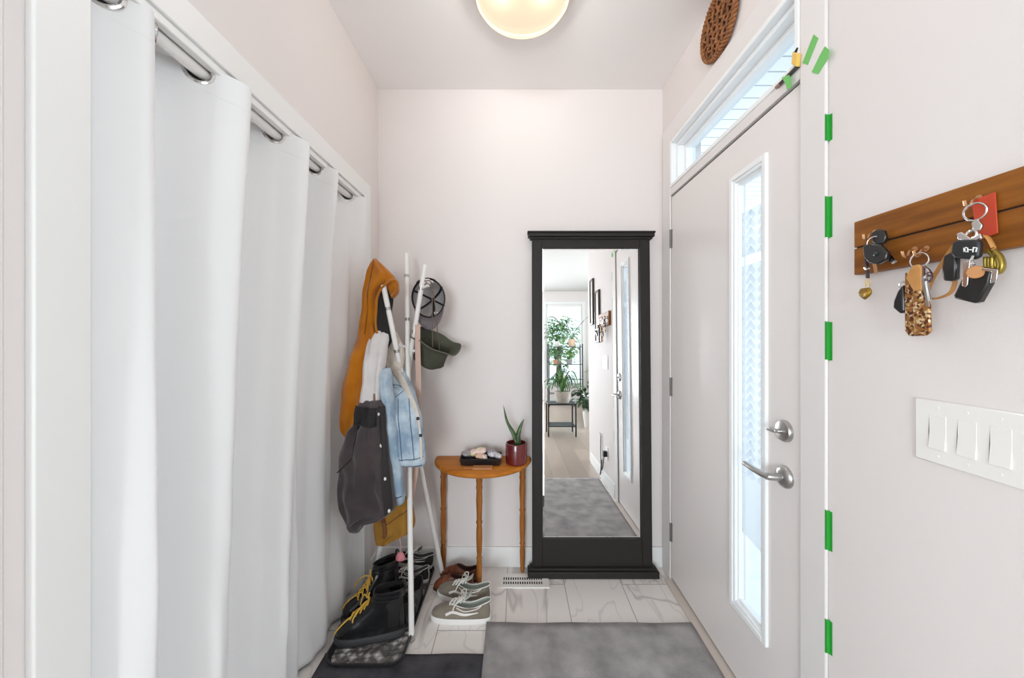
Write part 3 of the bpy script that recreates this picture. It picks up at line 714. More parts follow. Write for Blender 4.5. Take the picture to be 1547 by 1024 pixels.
must = mat('mustard_cloth', (.42, .130, .003), .9, col2=(.52, .18, .006), nscale=7, bump=.25, bscale=500, sheen=.3, spec=.2)
darkl = mat('dark_lining', (.020, .018, .018), .9, bump=.2, bscale=400)
hd = thing('hoodie', 'mustard yellow hooded jacket with a dark lining hung on the coat rack', 'hoodie', PX(560, 640, 1.66))
G = Garment([(391, 565, 569, 1.775, .012), (397, 562, 576, 1.775, .03), (410, 556, 588, 1.775, .045), (422, 553, 597, 1.775, .05), (432, 551.5, 589, 1.775, .05), (443, 550, 579, 1.775, .048), (456, 549, 572, 1.775, .045), (480, 546, 569, 1.775, .04), (505, 541, 570, 1.765, .04), (540, 530, 570, 1.71, .045), (580, 520, 566, 1.665, .045), (620, 516, 562, 1.64, .045), (650, 518, 545, 1.635, .04), (660, 522, 536, 1.635, .02)], (.008, 5.0), 3)
obj('jacket_body', G.mesh(), must, hd, angle=180)
lin = Garment([(430, 580, 589, 1.775, .015), (445, 573, 593, 1.775, .035), (470, 569, 591, 1.775, .035), (492, 566, 592, 1.775, .035), (512, 560, 592, 1.785, .03), (530, 556, 585, 1.785, .02)], (.003, 4), 5, 32, 30)
obj('lining', lin.mesh(), darkl, hd, angle=180)
obj('hood_fold', Garment([(418, 585, 594, 1.765, .01), (424, 584, 600.5, 1.765, .03), (432, 584, 602, 1.765, .035), (442, 588, 601, 1.77, .03), (450, 590, 596, 1.77, .012)], (.002, 3), 8, 24, 20).mesh(), must, hd, angle=180)
brim = MB().tube(catmull([PX(575, 516, 1.74), PX(569, 500, 1.738), PX(567.5, 485, 1.738), PX(568.5, 468, 1.735), PX(570, 450, 1.725), PX(576, 436, 1.712), PX(586, 427, 1.703), PX(595, 423, 1.703), PX(600, 428, 1.709), PX(599, 438, 1.722), PX(592, 447, 1.735)], 8), .0095, 10, flat=.55)
obj('hood_edge', brim, must, hd, angle=180)
obj('hood_seam', G.seam([(568, 395), (565, 420), (561, 460), (556, 505)], .0025, .0005), mat('mustard_seam', (.20, .07, .006), .9), hd)

dk = mat('charcoal_cloth', (.046, .036, .038), .85, col2=(.080, .062, .066), nscale=6, bump=.25, bscale=500, sheen=.25, spec=.25)
rib = mat('charcoal_rib', (.022, .020, .021), .9, bump=.8, bscale=90, stretch=(3, 3, .05))
dj = thing('snap_jacket', 'charcoal jacket with white snap buttons hanging below the light grey fleece', 'jacket', PX(555, 800, 1.6))
G = Garment([(604, 546, 578, 1.60, .02), (612, 541, 583, 1.595, .045), (638, 538, 585, 1.585, .055), (648, 528, 585, 1.585, .058), (680, 517, 588, 1.58, .06), (720, 513, 592, 1.58, .06), (752, 512, 595, 1.58, .06), (766, 514, 597, 1.58, .058), (778, 520, 585, 1.58, .05), (786, 524, 556, 1.58, .042), (797, 528, 548, 1.58, .035), (803, 532, 543, 1.58, .015)], (.015, 5.5), 11)
obj('jacket_body', G.mesh(), dk, dj, angle=180)
obj('cuff', G.patch([(541, 611), (574, 613), (575, 640), (539, 637)], .006), rib, dj, solid=.004, angle=180)
pl = MB()
obj('placket', G.patch([(576, 612), (583, 612), (596, 764), (588, 770)], .005, nv=24), mat('placket_black', (.026, .022, .023), .8), dj, solid=.003, angle=180)
snap = mat('white_snap', (.80, .78, .76), .3)
for x, y in ((577.5, 623), (580, 670), (586.5, 717), (592.5, 764)):
    obj('snap_button', G.button(x, y, .0085), snap, dj)
obj('sleeve_seam', G.seam([(512, 712), (528, 698), (541, 680), (546, 640)], .0025, .0), mat('seam_dark', (.010, .009, .009), .9), dj)

fl = mat('grey_fleece', (.66, .63, .63), .95, col2=(.74, .71, .71), nscale=12, bump=.3, bscale=350, sheen=.3)
fj = thing('fleece_jacket', 'light grey fleece with a brown zip pull draped on the coat rack', 'fleece jacket', PX(567, 610, 1.64))
G = Garment([(487, 578, 588, 1.82, .015), (492, 570, 596, 1.80, .03), (505, 561, 590, 1.775, .04), (525, 554, 584, 1.72, .045), (545, 551, 582, 1.675, .048), (575, 549, 580, 1.645, .048), (600, 545.5, 579, 1.63, .048), (611, 546, 578, 1.627, .045), (616, 552, 574, 1.627, .02)], (.008, 5.0), 21)
obj('fleece_body', G.mesh(), fl, fj, angle=180)
obj('zip_pull', MB().tube([G.front(571.5, 592, .004), G.front(572, 604, .006), G.front(574, 616, .008)], [.003, .0045, .004], 8), mat('brown_leather', (.20, .09, .05), .6), fj)
obj('cuff_hem', G.seam([(547, 609), (555, 612), (566, 613), (577, 609)], .004, .001), fl, fj)

den = mat('denim', (.28, .39, .51), .85, col2=(.54, .64, .72), nscale=11, bump=.3, bscale=420, detail=9, ramp=(.40, .60), spec=.2)
dend = mat('denim_dark', (.055, .10, .18), .9)
sher = mat('cream_sherpa', (.66, .59, .51), .95, col2=(.74, .67, .60), nscale=30, bump=.6, bscale=150, sheen=.4)
jj = thing('denim_jacket', 'light blue denim jacket with a cream sherpa collar on the coat rack', 'denim jacket', PX(610, 700, 1.66))
G = Garment([(553, 588, 606, 1.83, .015), (560, 582, 612, 1.815, .028), (578, 581, 620, 1.765, .036), (600, 581, 629, 1.705, .04), (630, 583, 636, 1.67, .042), (660, 588, 640, 1.66, .042), (690, 597, 642.5, 1.655, .042), (699, 602, 643, 1.655, .038), (703, 604, 641, 1.655, .02)], (.005, 6.0), 31)
obj('jacket_body', G.mesh(), den, jj, angle=180)
SG = Garment([(556, 577, 589, 1.66, .02), (568, 576, 591, 1.635, .034), (600, 577, 594, 1.62, .036), (650, 581, 600, 1.62, .036), (700, 590, 606, 1.63, .036), (745, 594, 610, 1.64, .034), (758, 596, 610, 1.64, .026), (762, 600, 607, 1.64, .012)], (.004, 3.0), 33, 30, 60)
sl = obj('sleeve', SG.mesh(), den, jj, angle=180)
obj('sleeve_cuff', SG.seam([(594, 744), (602, 747), (609, 746)], .0025, .001), dend, sl)
CG = Garment([(494, 586, 592, 1.83, .010), (502, 583, 600, 1.825, .022), (520, 580, 608, 1.825, .028), (540, 580, 611, 1.815, .03), (554, 584, 609, 1.80, .028), (564, 590, 602, 1.79, .012)], (.004, 4), 35, 30, 30)
obj('collar', CG.mesh(), sher, jj, angle=180)
pts = [(598, 552), (605, 563), (613, 574), (623, 592), (632, 612), (638, 640), (641, 670), (642, 692)]
P = catmull([(x, y, 0) for x, y in pts], 6); w = MB()
w.tube([G.front(p.x-2.5, p.y, .006) for p in P], [lerp(.027, .005, min(1, i/(len(P)*.72))) for i in range(len(P))], 10, flat=.40, up=(0, 1, 0))
obj('front_edge', w, sher, jj, angle=180)
btn = mat('jean_button', (.05, .042, .04), .4, .6)
for x, y in ((605, 557), (611.5, 574)): obj('button', G.button(x, y, .0065), btn, jj).location.y -= .008
for x, y in ((634, 630), (638, 655)): obj('button', G.button(x, y, .008), btn, jj).location.y -= .006
pf = obj('pocket_flap', G.patch([(590, 581), (615, 586), (602, 597), (590, 599)], .004), den, jj, solid=.004, angle=180)
obj('pocket_button', G.button(596, 593, .006), btn, pf).location.y -= .004
for pts in ([(588, 579), (603, 580), (618, 585)], [(606, 600), (607, 640), (610, 672), (612, 692)], [(621, 590), (625, 640), (630, 690)], [(590, 600), (597, 650), (602, 695)], [(601, 690), (620, 690), (641, 687)], [(603, 700), (620, 702), (640, 699)], [(590, 581), (590, 599), (602, 597), (615, 586)]):
    obj('stitched_seam', G.seam(pts, .0016, .0022), dend, jj)

bagm = mat('mustard_canvas', (.33, .155, .018), .85, col2=(.42, .21, .03), nscale=9, bump=.3, bscale=300)
bag = thing('shoulder_bag', 'mustard canvas bag on a long tan strap, hanging below the denim jacket', 'bag', PX(596, 822, 1.74))
G = Garment([(752, 602, 617, 1.74, .02), (762, 580, 622, 1.74, .04), (772, 570, 625, 1.74, .05), (790, 566, 627, 1.74, .055), (800, 566, 622, 1.74, .055), (810, 567, 603, 1.74, .045), (818, 570, 590, 1.74, .035), (823, 577, 583, 1.74, .012)], (.010, 4.5), 41)
obj('bag_body', G.mesh(), bagm, bag, angle=180)
tan = mat('tan_strap', (.58, .40, .33), .7)
bl = mat('bag_leather', (.17, .055, .016), .5)
w = MB().tube(catmull([PX(631, 491, 1.775)+Vector((0, 0, .002)), PX(631, 520, 1.775), PX(632, 600, 1.80), PX(630, 690, 1.79), PX(620, 757, 1.745)], 8), .013, 8, flat=.16, up=(0, 1, 0))
obj('shoulder_strap', w, tan, bag)
obj('leather_tab', MB().tube([G.front(581, 768, .006), G.front(588, 778, .012), G.front(590, 792, .012), G.front(588, 800, .008)], .0075, 8, flat=.5, up=(0, 1, 0)), bl, bag)
obj('top_seam', G.seam([(572, 778), (590, 782), (612, 770), (622, 764)], .002, .001), bl, bag)
ch = obj('charm_cord', MB().tube([PX(603, 810, 1.745), PX(605, 822, 1.75), PX(605, 836, 1.755)], .0028, 6), mat('pink_cord', (.55, .36, .36), .7), bag)
obj('pink_charm', MB().loft([[PX(605, 833, 1.755)+Vector((r*cos(2*pi*k/16), .6*r*sin(2*pi*k/16), -z)) for k in range(16)] for r, z in ((.006, 0), (.014, .008), (.021, .022), (.024, .034), (.018, .042))]), mat('pink_felt', (.62, .14, .19), .8, col2=(.72, .36, .38), nscale=40), ch, angle=60)

# ------------------------------------------------------------------ cap and bucket hat
c0 = PX(647, 450, 1.905); RXc, RZc, DY = .087, .103, .105
cap = thing('baseball_cap', 'grey baseball cap hung open side out on the coat rack', 'cap', c0)
capm = mat('cap_cloth', (.20, .18, .185), .9, bump=.2, bscale=500); capi = mat('cap_inside', (.40, .375, .375), .9, bump=.2, bscale=500)
Rt = Matrix.Rotation(radians(-8), 3, 'Y')
def dome(th, ph, k=1.0): return c0+Rt @ Vector((RXc*k*cos(th)*cos(ph), DY*k*sin(ph), RZc*k*sin(th)*cos(ph)))
w = MB(); n = 48
rings = [[dome(2*pi*i/n, pi/2*j/12) for i in range(n)] for j in range(12)]
w.loft(rings, caps=False); b = len(w.v); w.v.append(dome(0, pi/2)); w.f += [(b-n+i, b-n+(i+1) % n, b) for i in range(n)]
# strap gap at the back of the cap (now uppermost)
fl_ = []
for f in w.f:
    cc = sum((w.v[i] for i in f), Vector())/len(f)-c0; cc = Rt.inverted() @ cc
    if (cc.x/.034)**2+((cc.y-.02)/.040)**2 < 1 and cc.z > 0: continue
    fl_.append(f)
w.f = fl_
obj('crown', w, capi, cap, solid=.0025, angle=180)
bk = mat('seam_tape', (.012, .011, .011), .85)
w = MB()
for k in range(6):
    th = radians(30+60*k)
    if k == 1: continue
    w.tube([dome(th, pi/2*j/14, .965) for j in range(1, 15)], .0080, 8, flat=.5)
obj('seam_tape', w, bk, cap)
w = MB(); P = [dome(radians(a), .03, .97)+Vector((0, .004, 0)) for a in range(-255, 76, 6)]; w.tube(P, .0115, 8, flat=.35)
obj('sweatband', w, bk, cap)
obj('inner_label', MB().sphere(dome(radians(-75), .62, .95), .010, 10, 8, (1.2, .4, .8)), mat('cap_label', (.7, .68, .66), .6), cap)
obj('strap', MB().tube([dome(radians(90+a), .02, 1.0)+Vector((0, -.003, 0)) for a in range(-34, 35, 4)], .009, 8, flat=.3), bk, cap)
w = MB(); inner, mid, outer = [], [], []
for a in range(-152, -27, 5):
    th = radians(a); e = sin(pi*(a+152)/124)
    p = dome(th, 0); inner.append(p); mid.append(p+Rt @ Vector((0, -.018*e, -.036*e**.7))); outer.append(p+Rt @ Vector((-.002, -.044*e-.001, -.062*e**.7-.001)))
w.loft([inner, mid, outer], caps=False, closed=False)
obj('visor', w, mat('visor_cloth', (.17, .145, .16), .85), cap, solid=.004, angle=180)

hc = PX(656, 523, 1.885); ax = Vector((.40, -.30, .86)).normalized()
hat = thing('bucket_hat', 'olive green bucket hat hanging by its cord below the cap', 'hat', hc)
q = Vector((0, 0, 1)).rotation_difference(ax).to_matrix()
olive = mat('olive_cloth', (.060, .062, .040), .85, col2=(.085, .088, .060), nscale=9, bump=.3, bscale=400)
w = MB(); n = 56; rings = []
for r, z in ((.03, -.105), (.055, -.104), (.070, -.098), (.076, -.085), (.079, -.05), (.083, -.012), (.088, .0), (.102, .014), (.118, .026), (.127, .032)):
    ring = []
    for k in range(n):
        a = 2*pi*k/n; wv_ = (.010*sin(3*a+.5)+.006*sin(5*a))*max(0, (r-.08)/.045)
        dent = .006*sin(4*a+z*60) if z < 0 else 0
        ring.append(hc+q @ Vector(((r+dent)*cos(a), (r+dent)*.9*sin(a), z+wv_)))
    rings.append(ring)
w.loft(rings, caps=False); w.f.append(tuple(range(n))[::-1])
obj('hat_body', w, olive, hat, solid=.003, angle=180)
obj('brim_edge', MB().tube(rings[-1], .0028, 6, cyc=True), mat('olive_trim', (.11, .11, .085), .8), hat)
obj('brim_seam', MB().tube(rings[6], .0022, 6, cyc=True), olive, hat)
cord = mat('brown_cord', (.16, .11, .085), .8)
w = MB(); w.tube(catmull([PX(641, 424, 1.805), PX(652, 428, 1.80), PX(653, 470, 1.80), PX(653.5, 525, 1.83)], 6), .0024, 6); w.tube(catmull([PX(642, 424, 1.805), PX(654, 440, 1.80), PX(660, 490, 1.81), PX(664, 530, 1.87)], 6), .0022, 6)
obj('chin_cord', w, cord, hat)

# ------------------------------------------------------------------ shoes
def ccurve(h, f, wh, wf, zh, zf, sag=0, n=44, bend=.012):
    out = []
    for k in range(n):
        a = 2*pi*k/n; ca, sa = cos(a), sin(a)
        x = (h+f)/2+(f-h)/2*math.copysign(abs(ca)**.8, ca); s = (x-h)/(f-h)
        wd = lerp(wh, wf, s*s*(3-2*s)); y = math.copysign(abs(sa)**.72, sa)*wd+bend*s*s-bend*.35
        z = lerp(zh, zf, s)-sag*(sin(pi*s))**2
        out.append(Vector((x, y, z)))
    return out
def dense(curves, sub=5):
    n = len(curves[0]); out = []
    cols = [catmull([c[k] for c in curves], sub) for k in range(n)]
    return [[cols[k][i] for k in range(n)] for i in range(len(cols[0]))]
def shoe_parts(root, curves, sole, mu, ms, mlin, tread=None, insole=.035):
    L_ = lambda nm, w, m, p=root, **k: obj(nm, w, m, p, world=False, **k)
    L_('sole', MB().loft(dense(sole, 3)), ms, angle=50)
    rings = dense(curves); L_('upper', MB().loft(rings, caps=False), mu, solid=.002, angle=180)
    top = rings[-1]; inn = [[lerp(p, Vector((sum((q.x for q in top))/len(top), sum((q.y for q in top))/len(top), p.z)), .05) for p in top]]
    c = Vector((sum(q.x for q in top)/len(top), sum(q.y for q in top)/len(top), 0))
    for f, k in ((.35, .97), (1.0, .9)):
        inn.append([Vector((lerp(c.x, p.x, k), lerp(c.y, p.y, k), lerp(p.z, insole, f))) for p in inn[0]])
    w = MB().loft(inn, caps=False); w.f.append(tuple(range(len(w.v)-len(top), len(w.v))))
    L_('lining', w, mlin, angle=180)
    return rings, L_
def surf(rings, x, side, v, off):
    # point on the upper at length x, on one side, v = 0 at the sole .. 1 at the rim
    i = min(len(rings)-1, max(0, v*(len(rings)-1))); i0 = int(i); i1 = min(i0+1, len(rings)-1); t = i-i0
    def on(r):
        n = len(r); half = range(0, n//2+1) if side > 0 else [0]+list(range(n-1, n//2-1, -1)); half = list(half)
        best = min(half, key=lambda k: abs(r[k].x-x)); b = half.index(best)
        j = half[min(b+1, len(half)-1)] if r[best].x > x else half[max(b-1, 0)]
        dx = r[j].x-r[best].x; tt = 0 if abs(dx) < 1e-6 else max(0, min(1, (x-r[best].x)/dx)); return lerp(r[best], r[j], tt)
    p = lerp(on(rings[i0]), on(rings[i1]), t)
    return p+Vector((0, side*off, off*.35))
def laces(root, L_, rungs, m, r=.0028, bow=None, zig=True):
    w = MB(); prev = None
    for i, (x, z, hw) in enumerate(rungs):
        w.tube(catmull([(x+.004, -hw, z-.004), (x, -hw*.4, z+.004), (x, hw*.4, z+.004), (x+.004, hw, z-.004)], 4), r, 7)
        if zig and i: 
            px_, pz_, ph_ = rungs[i-1]; w.tube([(px_, -ph_*.7, pz_+.004), (lerp(px_, x, .5), 0, lerp(pz_, z, .5)+.009), (x, hw*.7, z+.004)], r, 7); w.tube([(px_, ph_*.7, pz_+.004), (lerp(px_, x, .5), 0, lerp(pz_, z, .5)+.010), (x, -hw*.7, z+.004)], r, 7)
    if bow:
        for pts in bow: w.tube(catmull(pts, 6), r, 7)
    L_('laces', w, m)
def sneaker(name, label, mu, ms, mlin, mlace, mstripe, group, mfox=None, bow=True):
    root = thing(name, label, 'shoe', group=group)
    sole = [ccurve(.004, .280, .031, .043, 0, 0), ccurve(0, .285, .035, .047, .006, .008), ccurve(.0, .287, .035, .047, .024, .026), ccurve(.004, .283, .033, .045, .028, .030)]
    cv = [ccurve(.004, .281, .032, .044, .026, .028), ccurve(.002, .276, .034, .045, .046, .044), ccurve(.003, .250, .033, .037, .066, .060, .002), ccurve(.004, .218, .031, .024, .084, .071, .008), ccurve(.002, .196, .0285, .0165, .102, .080, .022)]
    rings, L_ = shoe_parts(root, cv, sole, mu, ms, mlin, insole=.04)
    L_('collar_piping', MB().tube(rings[-1], .0026, 6, cyc=True), mstripe)
    # tongue
    pts = catmull([(.196, .001, .074), (.165, .001, .086), (.130, .001, .101), (.105, 0, .118), (.096, 0, .126)], 5)
    L_('tongue', MB().tube(pts, [lerp(.016, .024, i/(len(pts)-1)) for i in range(len(pts))], 12, flat=.22, up=(.4, 0, 1)), mlin, angle=180)
    rg = [(.190, .081, .019), (.172, .086, .021), (.154, .091, .023), (.136, .098, .024), (.120, .104, .025)]
    bw = [[(.120, 0, .112), (.128, .03, .122), (.150, .045, .108), (.150, .03, .104), (.122, .004, .112)], [(.120, 0, .112), (.126, -.03, .122), (.148, -.045, .108), (.148, -.028, .104), (.122, -.004, .112)], [(.12, 0, .112), (.14, .02, .116), (.165, .045, .088), (.168, .05, .07)], [(.12, 0, .112), (.14, -.02, .116), (.16, -.046, .088), (.166, -.050, .066)]] if bow else None
    laces(root, L_, rg, mlace, .0028, bw)
    for side in (1, -1):
        path = [(.205, .30), (.190, .40), (.175, .47), (.155, .44), (.135, .36), (.115, .33), (.09, .36), (.055, .42)]
        P = catmull([(x, v, 0) for x, v in path], 6)
        L_('side_stripe', MB().tube([surf(rings, p.x, side, p.y, .0012) for p in P], [.0055*min(1, (len(P)-i)/14+.25) for i in range(len(P))], 8, flat=.3, up=(0, side, .3)), mstripe, angle=60)
        P = catmull([(x, v, 0) for x, v in [(.158, .80), (.140, .66), (.118, .54), (.085, .60), (.055, .74), (.040, .92)]], 6)
        L_('quarter_piping', MB().tube([surf(rings, p.x, side, p.y, .0008) for p in P], .0022, 6), mstripe)
    L_('heel_tab', MB().tube([(.002, 0, .034), (-.001, 0, .055), (.000, 0, .075), (.003, 0, .092)], .010, 8, flat=.25, up=(1, 0, 0)), mstripe)
    return root
def boot(name, label, mlace, group, tabs=False):
    root = thing(name, label, 'boot', group=group)
    lea = M['bootleather']; 
    sole = [ccurve(.004, .284, .032, .045, 0, .004), ccurve(-.002, .292, .038, .050, .008, .014), ccurve(-.002, .293, .038, .050, .026, .032), ccurve(.004, .287, .035, .047, .031, .037)]
    cv = [ccurve(.004, .285, .033, .046, .029, .035), ccurve(.001, .283, .035, .047, .048, .056), ccurve(.002, .268, .035, .045, .075, .080), ccurve(.004, .228, .035, .040, .105, .102), ccurve(.006, .178, .0345, .036, .130, .132), ccurve(.008, .146, .034, .034, .155, .162), ccurve(.006, .132, .0355, .0345, .185, .190), ccurve(.002, .128, .038, .036, .215, .212)]
    rings, L_ = shoe_parts(root, cv, sole, lea, M['bootsole'], darkl, insole=.06)
    L_('welt', MB().tube([p*1.0+Vector((0, 0, .001)) for p in dense(sole, 3)[-1]], .0030, 6, cyc=True), M['bootsole'])
    for v, r in ((1.0, .004), (.90, .0032), (.80, .0028)):
        rr = rings[int(v*(len(rings)-1))]; L_('collar_band', MB().tube(rr, r, 6, cyc=True), M['bootshine'])
    rg = [(.222, .108, .020), (.200, .121, .021), (.180, .134, .022), (.163, .149, .022), (.150, .166, .022)]
    bw = [[(.15, 0, .172), (.17, .03, .172), (.20, .055, .14), (.205, .058, .12)], [(.15, 0, .172), (.175, -.025, .178), (.19, -.045, .15), (.20, -.052, .115)], [(.222, .01, .112), (.245, .02, .100), (.272, .03, .078), (.285, .035, .062)], [(.15, .0, .172), (.152, .004, .19), (.148, .006, .205)]]
    if mlace: laces(root, L_, rg, mlace, .0033, bw)
    L_('pull_tab', MB().tube(catmull([(.003, 0, .200), (-.006, 0, .225), (.004, 0, .245), (.014, 0, .225), (.010, 0, .205)], 5), .009, 8, flat=.25, up=(1, 0, .2)), M['bootshine'])
    return root
def copy_tree(o, parent=None):
    c = o.copy(); COL.objects.link(c)
    if parent is not None: c.parent = parent
    for ch_ in list(o.children): copy_tree(ch_, c)
    return c
def put(o, x, y, deg, z=0, label=None, mirror=False, tilt=(0, 0), sc=1.0):
    o.location = (x, y, z); o.rotation_euler = (tilt[0], tilt[1], radians(deg)); o.scale = (sc, -sc if mirror else sc, sc)
    if label: o['label'] = label
    return o
M['bootleather'] = mat('black_leather', (.011, .011, .012), .27, bump=.25, bscale=35, spec=.6)
M['bootshine'] = mat('black_trim', (.016, .016, .017), .28)
M['bootsole'] = mat('boot_sole', (.045, .045, .048), .55)
olv = mat('sage_suede', (.185, .155, .118), .9, col2=(.235, .20, .155), nscale=14, sheen=.3)
lin2 = mat('mint_lining', (.42, .47, .42), .85); wht = mat('white_rubber', (.80, .78, .76), .5); wl = mat('white_lace', (.80, .77, .73), .8)
a = sneaker('low_sneaker', 'x', olv, wht, lin2, wl, mat('white_stripe', (.78, .74, .71), .6), 'sage suede sneakers by the door mat')
put(a, -.118, 1.70, 174, 0, 'sage grey suede sneaker with white laces, nearest the door mat', sc=.985)
b = put(copy_tree(a), -.128, 1.812, 167, 0, 'sage grey suede sneaker tucked behind its mate, beside the brown shoes', True, sc=.985)
ZT = .0106
blk_c = mat('black_canvas', (.020, .019, .020), .85); blk_s = mat('black_canvas_lining', (.10, .095, .095), .85)
a = sneaker('skate_shoe', 'x', blk_c, mat('white_sole_worn', (.55, .53, .51), .6), blk_s, wl, mat('white_stripe_worn', (.62, .60, .58), .6), 'black and white sneakers at the far end of the boot tray')
put(a, -.465, 1.955, 181, ZT+.002, 'black canvas sneaker with white stripe and laces, under the pink charm', sc=.80)
b = put(copy_tree(a), -.468, 2.045, 182, ZT+.022, 'black canvas sneaker with white stripe at the wall end of the boot tray', True, (0, radians(-9)), .80)
a = boot('leather_boot', 'x', mat('yellow_lace', (.72, .43, .07), .7), 'black leather boots on the boot tray')
put(a, -.492, 1.618, 189, ZT, 'black leather boot with bright yellow laces, at the near end of the tray', sc=.985)
b = put(copy_tree(a), -.60, 1.862, 229, ZT, 'black leather boot standing behind the yellow laced one, against the curtain', True, sc=.95)
# plain dark slip-on shoes
def slipper(name, label, mu, ms, ml, group, scale=1.0, strap=True):
    root = thing(name, label, 'shoe', group=group)
    sole = [ccurve(.004, .255, .030, .041, 0, 0), ccurve(0, .262, .033, .044, .006, .006), ccurve(.002, .260, .033, .044, .020, .018)]
    cv = [ccurve(.004, .257, .031, .043, .017, .016), ccurve(.002, .252, .034, .044, .040, .038), ccurve(.004, .220, .034, .039, .066, .068, .0), ccurve(.006, .180, .032, .030, .082, .086, .012), ccurve(.008, .150, .028, .024, .090, .094, .022)]
    rings, L_ = shoe_parts(root, cv, sole, mu, ms, ml, insole=.03)
    L_('collar_piping', MB().tube(rings[-1], .003, 6, cyc=True), ms)
    if strap:
        for x, z, hw in ((.165, .088, .038), (.205, .073, .042)):
            L_('strap', MB().tube(catmull([(x, -hw, .035), (x-.004, -hw*.8, z-.010), (x-.006, 0, z+.006), (x-.004, hw*.8, z-.010), (x, hw, .035)], 6), .009, 8, flat=.25, up=(1, 0, 0)), mu)
    return root
dg = mat('charcoal_leather', (.028, .027, .029), .42, bump=.2, bscale=40)
a = slipper('slip_on_shoe', 'x', dg, M['bootsole'], darkl, None)
put(a, -.492, 1.895, 266, ZT, 'plain charcoal slip-on shoe on the tray beside the coat rack pole', sc=.92)
brn = mat('brown_leather_shoe', (.115, .026, .009), .35, col2=(.20, .055, .02), nscale=10, bump=.3, bscale=30, coat=.2); brs = mat('brown_sole', (.06, .02, .01), .5)
a = slipper('leather_clog', 'x', brn, brs, mat('brown_inside', (.05, .014, .007), .7), 'brown leather clogs under the table')
put(a, -.225, 1.915, 176, 0, 'brown leather strapped clog under the table, behind the sage sneakers', sc=.80)
b = put(copy_tree(a), -.200, 1.988, 177, 0, 'brown leather strapped clog under the table, closer to the back wall', True, sc=.82)
# ------------------------------------------------------------------ key rack on the door-side wall
rackw = mat('rack_wood', (.17, .052, .006), .45, col2=(.30, .105, .013), nscale=4.5, stretch=(8, 1.0, 10), detail=8, spec=.3)
XF = .818
ya, yb = PW(1290, 0, XF).y, .50
zt0, zm, zb0 = 1.600, 1.5365, 1.472
kr = thing('key_rack', 'brown wooden two-plank key rack on the wall above the light switch', 'key rack', (XF+.01, (ya+yb)/2, zb0))
obj('plank', MB().box(XF, XR-.001, yb, ya, zm+.0015, zt0), rackw, kr, bevel=.002)
obj('plank', MB().box(XF, XR-.001, yb, ya, zb0, zm-.0015), rackw, kr, bevel=.002)
obj('groove', MB().box(XF+.006, XR-.002, yb+.002, ya-.002, zm-.0015, zm+.0015), M['slot'], kr)
hookm = mat('copper_hook', (.62, .36, .20), .3, .9)
def hook(px, py):
    p = PW(px, py, XF); w = MB()
    w.tube([p+Vector((.0, 0, .010)), p+Vector((-.002, 0, .010))], .006, 12)
    w.tube(catmull([p+Vector((0, 0, .010)), p+Vector((-.012, 0, .006)), p+Vector((-.016, 0, -.004)), p+Vector((-.024, 0, -.004)), p+Vector((-.027, 0, .006))], 5), .0022, 8)
    obj('hook', w, hookm, kr); return p
hooks = [hook(1322, 358), hook(1383, 384), hook(1401, 383), hook(1480, 308)]
def KP(px, py, X): return PW(px, py, X)
def K3(poly, X, th): return MB().prism([PW(x, y, X) for x, y in poly], (-th, 0, 0))
def wallring(px, py, X, R, r, tilt=0):
    c = PW(px, py, X); return MB().ring(c, R, r, axis=(1, tilt, 0), n=30)
def sm(pts, X, r, n=6, **k): return MB().tube(catmull([PW(x, y, X if not isinstance(X, (list, tuple)) else X[i]) for i, (x, y) in enumerate(pts)], n), r, 8, **k)
fob = mat('fob_black', (.010, .010, .011), .3, coat=.3); silver = M['chrome']; goldm = M['gold']
tanl = mat('tan_leather', (.48, .22, .06), .55, col2=(.56, .28, .09), nscale=40)

# bunch nearest the door
k1 = thing('key_bunch', 'small key bunch with a black car key and a gold scallop charm, nearest the door', 'keys', PW(1315, 455, .79), group=None)
obj('split_ring', wallring(1321, 366, .797, .0125, .0014, .5), silver, k1)
obj('key_head', K3([(1321, 352), (1330, 346), (1340, 348), (1343, 357), (1340, 367), (1331, 371), (1323, 366)], .806, .008), fob, k1, bevel=.002)
fb = obj('car_fob', K3([(1310, 372), (1321, 367), (1336, 370), (1347, 381), (1345, 393), (1333, 399), (1319, 398), (1311, 388)], .796, .011), fob, k1, bevel=.003)
obj('fob_emblem', MB().sphere(PW(1323, 384, .784), .006, 14, 8, (.3, 1, .8)), mat('fob_gloss', (.02, .03, .035), .12), fb)
obj('key_blade', K3([(1337, 388), (1341, 386), (1353, 396), (1350, 399)], .800, .002), silver, k1)
obj('key_blade', K3([(1342, 385), (1346, 383), (1356, 394), (1353, 397)], .803, .002), silver, k1)
obj('house_key', K3([(1319, 397), (1325, 397), (1327, 411), (1323, 414), (1321, 408)], .803, .002), hookm, k1)
obj('strap', sm([(1319, 368), (1312, 378), (1309, 390), (1310, 404), (1311, 420)], .800, [.0025]*8+[.0042]*17, flat=.6), mat('dark_strap', (.05, .028, .030), .6), k1)
obj('clasp', sm([(1306, 404), (1310, 407), (1314, 404)], .796, .002), silver, k1)
cw_ = obj('charm_bar', sm([(1308, 422), (1308, 434)], .800, .0014), goldm, k1); obj('charm_bar', sm([(1314, 421), (1314, 433)], .800, .0014), goldm, k1)
sc_ = PW(1307, 443, .800); w = MB(); rings = []
for i in range(9):
    t = i/8; rings.append([sc_+Vector((-.0035*(1+.25*cos(6*a))*sin(pi*(t*.9+.05)), (.0155*cos(a))*sin(pi*(t*.75+.22))**.7, .013-.028*t)) if False else sc_+Vector((-.006*sin(a)*sin(pi*(t*.9+.05)), .0155*cos(a)*max(.1, (1-(t-.35)**2*2.1)), .012-.026*t)) for a in [2*pi*k/18 for k in range(18)]])
